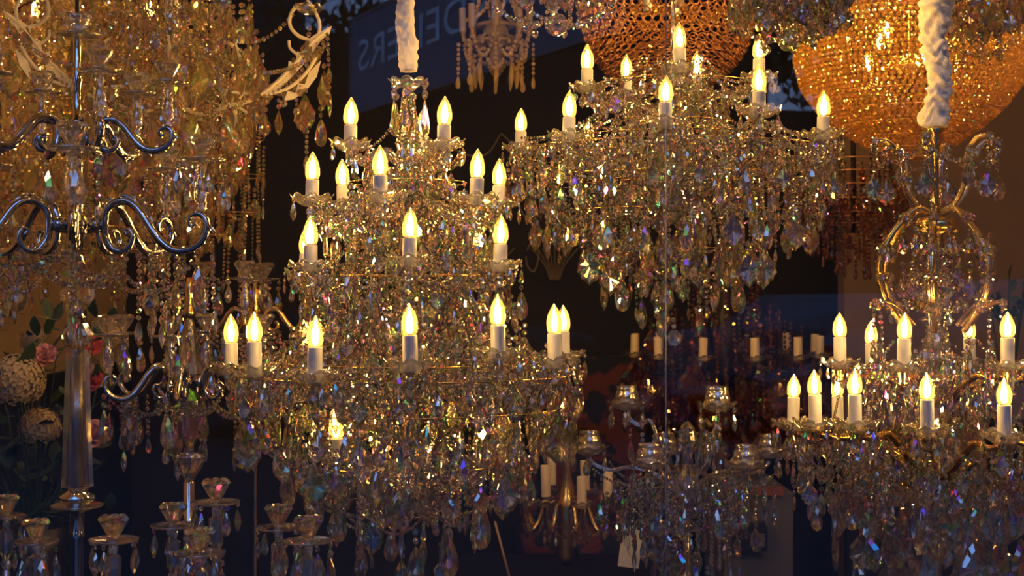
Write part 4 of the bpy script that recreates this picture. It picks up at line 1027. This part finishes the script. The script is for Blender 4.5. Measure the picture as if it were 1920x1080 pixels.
# ================================================================== crystal chandeliers cut by the top edge
def top_chandelier(cx, Y, label, Rpx, py, ball, mat='crystal', nb=1.0, lamps=5):
    s = Y / FPX; py0 = py; py -= (75 if cx < 1200 else 52)
    root = thing('crystal_chandelier', label, 'chandelier', ((cx - 960) * s, Y, CZ))
    rig = Rig(root, mat); L = lambda y: (540 - y) * s
    for R, y, n, ks in ((Rpx, py - 70, 26, ('pear_m', 'leaf_m')), (Rpx, py - 110, 24, ('leaf_m', 'pear_l', 'leaf_m')), (Rpx * .8, py - 75, 22, ('leaf_m', 'pear_m', 'ball_s')), (Rpx * .6, py - 68, 18, ('leaf_m', 'pear_m')),
                        (Rpx * .45, py - 60, 12, ('leaf_m', 'pear_m')), (Rpx * .7, py - 120, 18, ('leaf_m', 'pear_l')), (Rpx * .3, py - 55, 9, ('pear_m',)), (Rpx * .5, py - 150, 10, ('leaf_m',))):
        ring_drops(rig, ks, R * s, L(y), max(5, int(n * nb)), random.random() * 6, 1, 1.2, dz=.012)
    for R1, p1, R2, p2, n, sag in ((Rpx, py - 60, Rpx * .98, py - 60, 8, .05), (Rpx, py - 70, Rpx * .3, py - 42, 9, .02), (Rpx * .9, py - 90, Rpx * .5, py - 60, 12, .03)):
        ring_swags(rig, R1 * s, L(p1), R2 * s, L(p2), n, sag, random.random() * 6, .011)
    for R, y in ((Rpx, py - 68), (Rpx * .6, py - 66)):
        m = MB(); m.tube([(R * s * cos(2 * pi * i / 40), R * s * sin(2 * pi * i / 40), L(y)) for i in range(41)], .003, 6)
        rig.put(None, 'frame_ring', m, Matrix.Identity(4), 'chrome', True, .2)
    ring_swags(rig, Rpx * s, L(py0 - 62), Rpx * .25 * s, L(py0 - 30), 7, .015, .4, .012)
    ring_drops(rig, ('pear_s', 'ball_s'), Rpx * .5 * s, L(py0 - 45), 6, .2)
    if ball:
        m = MB(); m.merge(BALL, T(0, 0, L(py0 - 29)) @ Matrix.Scale(44 * s, 4)); link('crystal_ball', m.mesh('crystal_ball', 'crystal'), root)
    for i in range(lamps):
        a = i * 2 * pi / lamps + .4; candle(root, Rpx * .75 * s * cos(a), Rpx * .75 * s * sin(a), L(py - 125), .05)
    column(root, [(.003, L(py0 - 46)), (.003, L(py - 46)), (.008, L(py - 48)), (.03, L(py - 60)), (.05, L(py - 90)), (.02, L(py - 120)), (.008, L(py - 300))], 'column', 'glass', 14, 1)
    rig.flush()
top_chandelier(1043, 3.5, 'crystal chandelier with a big faceted ball, cut by the top edge beside the ring globe', 118, 75, True)
top_chandelier(1480, 3.2, 'crystal chandelier with a small ball, cut by the top edge before the golden basket', 105, 104, True)
top_chandelier(1840, 4.0, 'fringe of a hanging crystal chandelier, cut by the top edge at the far right', 75, 130, False, 'champagne', .8)

# ================================================================== dim chandeliers in the depth of the shop
def dim_chandelier(cx, Y, label, kind):
    s = Y / FPX
    root = thing('unlit_chandelier', label, 'chandelier', ((cx - 960) * s, Y, CZ)); L = lambda y: (540 - y) * s
    if kind == 'beads':
        rig = Rig(root, 'ivorybead')
        for R, y, n in ((55, 48, 8), (62, 78, 8)):
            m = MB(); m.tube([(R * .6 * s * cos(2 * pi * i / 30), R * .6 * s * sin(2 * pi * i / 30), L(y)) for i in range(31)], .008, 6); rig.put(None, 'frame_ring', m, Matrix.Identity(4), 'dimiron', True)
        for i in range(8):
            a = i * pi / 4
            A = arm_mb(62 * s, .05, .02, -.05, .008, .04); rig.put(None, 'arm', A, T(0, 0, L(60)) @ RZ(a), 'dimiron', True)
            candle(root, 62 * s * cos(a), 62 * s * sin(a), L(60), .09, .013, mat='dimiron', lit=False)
            rig.drop('string', 70 * s * cos(a), 70 * s * sin(a), L(80), None, 1.4)
            rig.drop('spear_l', 40 * s * cos(a), 40 * s * sin(a), L(100), None, 1.4)
        ring_swags(rig, 62 * s, L(62), 60 * s, L(62), 8, .10, 0, .016); ring_swags(rig, 50 * s, L(85), 48 * s, L(85), 6, .10, 0, .016); ring_swags(rig, 60 * s, L(40), 30 * s, L(-20), 8, .03, 0, .016)
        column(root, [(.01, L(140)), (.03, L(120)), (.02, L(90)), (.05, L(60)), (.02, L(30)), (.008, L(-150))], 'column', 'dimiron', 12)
        rig.flush()
    if kind == 'wide':
        rig = Rig(root, 'smoke')
        for i in range(12):
            a = i * pi / 6 + .15
            rig.put(None, 'arm', arm_mb(175 * s, .06, .03, -.10, .008, .05), T(0, 0, L(672)) @ RZ(a), 'darkmetal', True)
            candle(root, 175 * s * cos(a), 175 * s * sin(a), L(668), .085, .016, mat='ivory', lit=False)
            rig.put(None, 'drip_pan', dish_mb(.05, .02, 8), T(175 * s * cos(a), 175 * s * sin(a), L(670)), 'glass', True)
        for R, y, n, ks in ((60, 560, 18, ('string',)), (100, 590, 24, ('string', 'leaf_m')), (140, 620, 26, ('string', 'leaf_m')), (175, 680, 34, ('string', 'leaf_l')), (140, 690, 28, ('string', 'leaf_l')), (100, 700, 22, ('string', 'leaf_l')),
                            (120, 760, 20, ('leaf_l', 'pear_l')), (60, 740, 12, ('string', 'leaf_l')), (60, 520, 14, ('string',)), (190, 720, 26, ('string',))):
            ring_drops(rig, ks, R * s, L(y), n, random.random() * 6, 1.5, 1.2, dz=.05)
        column(root, [(.01, L(800)), (.06, L(760)), (.03, L(700)), (.08, L(620)), (.03, L(560)), (.01, L(480)), (.01, L(-100))], 'column', 'darkmetal', 12)
        rig.flush()
    if kind == 'bowl':
        rig = Rig(root, 'smoke')
        for R, y, n in ((70, 300, 26), (90, 325, 34), (98, 350, 36), (92, 375, 34), (76, 400, 28), (55, 420, 20), (30, 440, 12)):
            ring_drops(rig, ('string', 'ball_s'), R * s, L(y), n, random.random(), 1.2, 1.2, dz=.02)
            m = MB(); m.tube([(R * s * cos(2 * pi * i / 36), R * s * sin(2 * pi * i / 36), L(y)) for i in range(37)], .002, 6); rig.put(None, 'frame_ring', m, Matrix.Identity(4), 'copper', True)
        column(root, [(.01, L(440)), (.01, L(-100))], 'centre_rod', 'darkmetal', 8)
        rig.flush()
    if kind == 'candles':
        rig = Rig(root, 'champagne')
        for i in range(8):
            a = i * pi / 4 + .3; R = 85 * s
            rig.put(None, 'arm', arm_mb(R, .10, .03, -.02, .010, .0), T(0, 0, L(935)) @ RZ(a), 'brass', True)
            candle(root, R * cos(a), R * sin(a), L(940 - 10 * (i % 3)), .105, .016, mat='ivory', lit=False)
            rig.put(None, 'drip_pan', dish_mb(.045, .02, 8), T(R * cos(a), R * sin(a), L(940)), 'glass', True)
            rig.drop('pear_l', .9 * R * cos(a), .9 * R * sin(a), L(950), None, 1.0); rig.drop('string', .5 * R * cos(a), .5 * R * sin(a), L(950), None, 1.0)
        ring_swags(rig, 85 * s, L(945), 84 * s, L(945), 8, .09, .3, .012)
        column(root, [(.01, L(1060)), (.04, L(1040)), (.03, L(1000)), (.05, L(960)), (.03, L(930)), (.012, L(880)), (.02, L(860)), (.006, L(840)), (.004, L(700)), (.004, L(600))], 'column', 'brass', 14)
        rig.flush()
def mottled(name, c1, c2, sc):
    m, n, o = new_mat(name); q = n.nodes.new('ShaderNodeBsdfPrincipled'); q.inputs['Roughness'].default_value = .85
    t = n.nodes.new('ShaderNodeTexCoord'); ns = n.nodes.new('ShaderNodeTexNoise'); ns.inputs['Scale'].default_value = sc; ns.inputs['Detail'].default_value = 2
    r = n.nodes.new('ShaderNodeValToRGB'); r.color_ramp.elements[0].position = .48; r.color_ramp.elements[0].color = (*c1, 1); r.color_ramp.elements[1].position = .54; r.color_ramp.elements[1].color = (*c2, 1)
    n.links.new(t.outputs['Object'], ns.inputs[0]); n.links.new(ns.outputs[0], r.inputs[0]); n.links.new(r.outputs[0], q.inputs['Base Color']); n.links.new(q.outputs[0], o.inputs[0]); return m
M['dimiron'] = principled('shaded_cream_metal', (.30, .22, .14), .5)  # darkened copy of the cream metal: the back room's dimness is in the colour
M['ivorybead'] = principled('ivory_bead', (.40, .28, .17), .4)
dim_chandelier(930, 5.4, 'dim beaded chandelier with ivory candles seen through the reflected sign', 'beads')
dim_chandelier(1360, 5.6, 'dark wide unlit chandelier with ivory candles deep in the shop', 'wide')
dim_chandelier(1600, 5.3, 'dark smoky crystal bowl lamp below the golden basket', 'bowl')
dim_chandelier(1062, 4.9, 'unlit brass chandelier with ivory candles low between the lit one and tealights', 'candles')

# fittings at the back
b = MB()
def scr(pts, r=.004): b.tube(spline([W(x, y, 6.9) for x, y in pts], 6), r, 6)
for x0 in (1000, 880, 1120):
    scr([(x0 - 12, 470), (x0, 450), (x0 + 10, 475), (x0 + 2, 508), (x0 - 10, 500), (x0 - 14, 480)])
    for k in range(-4, 5): scr([(x0 + 40 + k * 2, 525), (x0 + 40 + k * 5, 495), (x0 + 40 + k * 11, 465)], .003)
    scr([(x0 - 40, 350), (x0 - 20, 400), (x0 + 10, 430), (x0 + 40, 425), (x0 + 70, 390)]); scr([(x0 - 60, 250), (x0 - 20, 285), (x0 + 30, 290), (x0 + 60, 250)])
o = link('scroll_wall_panel', b.mesh('scroll_wall_panel', principled('dull_bronze_paint', (.20, .15, .09), .6), True)); tag(o, 'dull bronze scrollwork panel on the dark back wall', 'wall panel')
# counter with a small screen
t = thing('shop_counter', 'grey shop counter with an orange edge at the lower right', 'counter', W(1400, 1080, 5.2))
b = MB(); c = W(1392, 1050, 5.2); b.box((0, .0, -.02), (.24, .5, .72)); link('counter_body', b.mesh('counter_body', principled('grey_laminate', (.09, .08, .076), .6)), t)
b = MB(); b.box((-.03, -.27, .35), (.22, .03, .03)); link('edge_strip', b.mesh('edge_strip', principled('orange_strip', (.20, .05, .015), .5)), t)
t = thing('card_terminal', 'small dark device on the grey counter front', 'device', W(1405, 1005, 4.9))
b = MB(); b.box((0, 0, 0), (.12, .03, .10)); link('case', b.mesh('case', 'darkmetal'), t)
b = MB(); b.box((.025, -.017, -.012), (.05, .004, .045)); link('screen', b.mesh('screen', principled('grey_screen', (.12, .12, .13), .3)), t)
# hanging price card
t = thing('price_card', 'white price card hanging under the tealight candelabra, printed with a black flourish', 'card', W(1183, 1022, 4.3))
Mx = RZ(.1) @ RY(.13)
b = MB(); b.box((0, 0, 0), (.065, .0012, .135), Mx); link('card', b.mesh('card', 'paper'), t)
b = MB()
for k in range(5): b.tube([Mx @ Vector((-.026 + .004 * k + .004 * sin(j * .7 + k), -.0012, .05 - j * .009)) for j in range(5 + k)], .0006, 4)
b.tube([Mx @ Vector((.005 + .012 * cos(j * .6), -.0012, -.005 + .022 * sin(j * .6) - .001 * j)) for j in range(16)], .0006, 4)
link('flourish', b.mesh('flourish', 'ink'), t)
b = MB(); b.tube([Mx @ Vector((0, 0, .066)), Vector((.0, -.1, .30))], .0005, 4); link('string', b.mesh('string', 'paper'), t)
# low shelf and a leaning stick
t = thing('display_table', 'dark display table under the chandeliers', 'table', (0.03, 4.75, 0))
b = MB(); b.box((0, 0, .50), (1.15, 1.0, .04)); link('tabletop', b.mesh('tabletop', 'darkmetal'), t)
for x in (-.52, .52):
    for y in (-.45, .45): b = MB(); b.box((x, y, .24), (.05, .05, .48)); link('leg', b.mesh('leg', 'darkmetal'), t)
b = MB(); p0 = W(928, 978, 4.6); p1 = W(962, 1108, 4.6); b.tube([p0, p1], .004, 8)
o = link('wooden_rod', b.mesh('wooden_rod', principled('pale_wood', (.45, .30, .16), .6), True)); tag(o, 'thin pale wooden rod leaning in the dark under the tiered chandelier', 'rod')
# dark red armchair and blue drape, soft in the distance
t = thing('patterned_armchair', 'dim red and dark patterned armchair deep in the shop behind the tealights', 'armchair', (W(1120, 800, 6.2).x, 6.2, .0))
mr = mottled('red_pattern_cloth', (.012, .014, .022), (.13, .03, .022), 9)
b = MB(); b.lathe([(.30, .30), (.36, .34), (.36, .44), (.30, .50)], 24); link('seat', b.mesh('seat', mr, True), t)
b = MB(); b.box((0, .22, .82), (.42, .12, .75)); link('backrest', b.mesh('backrest', mr), t)
for x in (-.26, .26):
    for y in (-.2, .22): b = MB(); b.tube([(x, y, 0), (x * .9, y, .32)], .02, 8); link('leg', b.mesh('leg', 'darkmetal', True), t)
for x in (-.30, .30): b = MB(); b.box((x, 0, .6), (.07, .5, .10)); link('armrest', b.mesh('armrest', mr), t)
# houseplant at right edge
t = thing('houseplant', 'dark leafy plant at the right edge in front of the brown wall', 'plant', W(1890, 640, 5.4))
b = MB()
for k in range(9):
    a = random.uniform(0, 6.28); l = random.uniform(.15, .35)
    e = Vector((.12 * cos(a), .08 * sin(a), l)); b.tube([(0, 0, -.3), e * .5, e], .003, 5)
    for q in range(6):
        c = e * (.35 + .11 * q); mt = T(*c) @ RZ(random.uniform(0, 6)) @ RY(random.uniform(.3, 1.4))
        w_ = random.uniform(.018, .03); b.add([(0, 0, 0), (w_ * .6, 0, w_), (0, .003, w_ * 2.4), (-w_ * .6, 0, w_)], [(0, 1, 2, 3)], mt)
link('foliage', b.mesh('foliage', 'leaf'), t)
b = MB(); b.lathe([(.07, -.52), (.09, -.32), (.095, -.30), (.085, -.30), (.07, -.34)], 16); link('pot', b.mesh('pot', 'darkmetal', True), t)

# ================================================================== THE STREET (only seen as reflections in the pane)
M['asphalt'] = principled('wet_asphalt', (.018, .018, .02), .7, var=.2, bscale=2)
M['brickd'] = principled('dark_facade', (.032, .024, .020), .85, var=.3, bscale=1)
M['bark'] = principled('tree_bark', (.05, .035, .025), .9)
M['treeleaf'] = principled('autumn_leaf', (.07, .045, .02), .7, var=.4, bscale=5)
M['carpaint'] = principled('silver_car_paint', (.13, .14, .15), .4, .2)
M['carglass'] = principled('car_glass', (.03, .04, .05), .1)
M['rubber'] = principled('tyre_rubber', (.02, .02, .02), .8)
M['signblue'] = principled('slate_sign_board', (.09, .13, .20), .55, var=.1, bscale=3)
M['signtext'] = principled('pale_sign_lettering', (.62, .70, .78), .5)
M['plaster'] = principled('grey_render', (.16, .15, .15), .8)
b = MB(); b.box((0, -14, -.06), (60, 32.2, .12)); struct('street', b, 'asphalt')
MY = lambda Yv: 2 * PY - Yv
def WR(px, py, Yv): p = W(px, py, Yv); return Vector((p.x, MY(Yv), p.z))
YF = 23.0
def facade(name, px0, px1, pytop, Yv=YF, depth=6, m='brickd'):
    a = WR(px0, pytop, Yv); c = WR(px1, pytop, Yv)
    b = MB(); b.box(((a.x + c.x) / 2, a.y - depth / 2, a.z / 2), (abs(c.x - a.x), depth, a.z))
    o = struct(name, b, m); return a, c
facade('building_low', 470, 1180, 62)
facade('building_left', -900, 470, -700)
facade('building_tall', 1180, 1440, -900)
facade('building_gap', 1440, 1560, 207)
facade('building_right', 1560, 3200, 196)
facade('building_block', 1690, 3200, -700, YF - 1)
def tree(x, y, h, label, seed, cr=1.6, n=1500):
    random.seed(seed)
    t = thing('street_tree', label, 'tree', (x, y, 0), 'trees across the street')
    b = MB(); b.tube(spline([(0, 0, 0), (.05, .02, h * .3), (-.04, .05, h * .6), (.03, 0, h * .92)], 5), [.16 - .13 * i / 15 for i in range(16)], 8)
    for k in range(14):
        a = random.uniform(0, 6.28); z0 = h * random.uniform(.4, .8); l = random.uniform(.8, 1.5) * cr
        b.tube(spline([(0, 0, z0), (l * .4 * cos(a), l * .4 * sin(a), z0 + l * .35), (l * cos(a), l * sin(a), z0 + l * .55)], 4), [.05, .045, .04, .035, .03, .025, .02, .015, .01], 6)
    link('trunk', b.mesh('trunk', 'bark', True), t)
    b = MB()
    cl = [(Vector((random.gauss(0, cr * .45), random.gauss(0, cr * .45), h * .78 + random.gauss(0, cr * .35)))) for _ in range(26)]
    for k in range(n):
        c = random.choice(cl) + Vector([random.gauss(0, cr * .17) for _ in range(3)])
        w_ = random.uniform(.05, .10); mt = T(*c) @ Euler([random.uniform(0, 6) for _ in range(3)]).to_matrix().to_4x4()
        b.add([(-w_, 0, 0), (0, -w_ * .5, 0), (w_, 0, 0), (0, w_ * .5, .01)], [(0, 1, 2, 3)], mt)
    link('crown', b.mesh('crown', 'treeleaf'), t)
for px, Yv, h, sd, n in ((120, 19, 6.2, 5, 2500), (690, 19, 5.9, 2, 2200), (1560, 19, 6.45, 4, 9000)):
    p = WR(px, 540, Yv); tree(p.x, p.y, h, {5: 'autumn tree across the street, reflected behind the ironwork chandelier', 2: 'autumn tree across the street, reflected above the sign', 4: 'full dark tree across the street, reflected between wide chandelier and golden basket'}[sd], sd, 1.35 if n < 8000 else 1.15, n)
random.seed(33)
def car(px, Yv, label, paint, h=1.45, l=4.3):
    p = WR(px, 540, Yv); t = thing('parked_car', label, 'car', (p.x, p.y, 0))
    prof = [(-.5, .30), (-.5, .62), (-.46, .70), (-.30, .74), (-.20, .98), (.14, 1.0), (.28, .76), (.46, .68), (.5, .5), (.5, .30)]
    def slab(pr, w0, w1, mname, nm, split=.74):
        b = MB(); n = len(pr); vs = []
        for sg in (-1, 1):
            for x, z in pr: vs.append((x * l, sg * (w0 if z <= split else w1), z * h))
        b.add(vs, [tuple(range(n)), tuple(range(2 * n - 1, n - 1, -1))] + [(i, i + n, (i + 1) % n + n, (i + 1) % n) for i in range(n)])
        link(nm, fix_normals(b).mesh(nm, mname), t)
    slab(prof, .85, .66, paint, 'body')
    slab([(-.27, .76), (-.19, .95), (.13, .965), (.24, .77)], .845, .69, 'carglass', 'side_windows')
    for x in (-.31, .31):
        for y in (-.8, .8):
            b = MB(); b.lathe([(.22, -.1), (.32, -.09), (.32, .09), (.22, .1)], 20, RX(pi / 2)); link('wheel', b.mesh('wheel', 'rubber', True), t, (x * l, y, .32))
    b = MB(); b.box((0, 0, 0), (.03, .9, .08)); link('tail_light', b.mesh('tail_light', principled('red_lens', (.5, .02, .02), .3)), t, (-.5 * l, 0, .62 * h))
car(1600, 15, 'silver car parked across the street, reflected in the window right of the drops', 'carpaint')
car(760, 15, 'dark car parked across the street, reflected behind the chandeliers', 'brickd')
car(2060, 11.5, 'pale car parked across the street, reflected at the right edge', 'carpaint', 1.6)
# hanging sign board with the shop's lettering, seen mirrored in the pane
def sign():
    D0 = 8.0; a = WR(662, 215, D0); e = WR(1062, 88, 8.0 * 325 / 452)
    u = Vector((e.x - a.x, e.y - a.y, 0)); Ls = u.length * 1.16; u.normalize()
    H = 175 / FPX * D0; mid = a + u * Ls / 2
    ang = math.atan2(u.y, u.x)
    t = thing('hanging_sign', 'slate blue sign board lettered CHANDELIERS, seen mirrored in the window glass', 'sign', (mid.x, mid.y, a.z), rz=ang)
    b = MB(); b.box((0, 0, H / 2), (Ls, .03, H)); link('board', b.mesh('board', 'signblue'), t)
    b = MB()
    for z in (0, H): b.box((0, 0, z), (Ls + .02, .04, .018))
    for x in (-Ls / 2, Ls / 2): b.box((x, 0, H / 2), (.018, .04, H))
    link('board_frame', b.mesh('board_frame', 'plaster'), t)
    cu = bpy.data.curves.new('lettering', 'FONT'); cu.body = 'CHANDELIERS'; cu.size = H * .46; cu.extrude = .002; cu.align_x = 'CENTER'; cu.space_character = 1.05
    tmp = bpy.data.objects.new('tmp', cu); COL.objects.link(tmp)
    dg = bpy.context.evaluated_depsgraph_get(); me = bpy.data.meshes.new_from_object(tmp.evaluated_get(dg)); bpy.data.objects.remove(tmp)
    wd = max(v.co.x for v in me.vertices) - min(v.co.x for v in me.vertices); k = Ls * .90 / wd
    me.transform(Matrix.Diagonal((k, 1, 1, 1))); me.materials.clear(); me.materials.append(M['signtext']); me.name = 'lettering'
    # the face of the board that the window sees: readable from the window side
    o = link('lettering', me, t, (0, .0185, H * .42), (pi / 2, 0, pi))
    b = MB()
    for x in (-Ls * .4, Ls * .4): b.tube([(x, 0, H), (x, 0, H + .8)], .008, 6)
    link('hanger_rods', b.mesh('hanger_rods', 'darkmetal'), t)
sign()
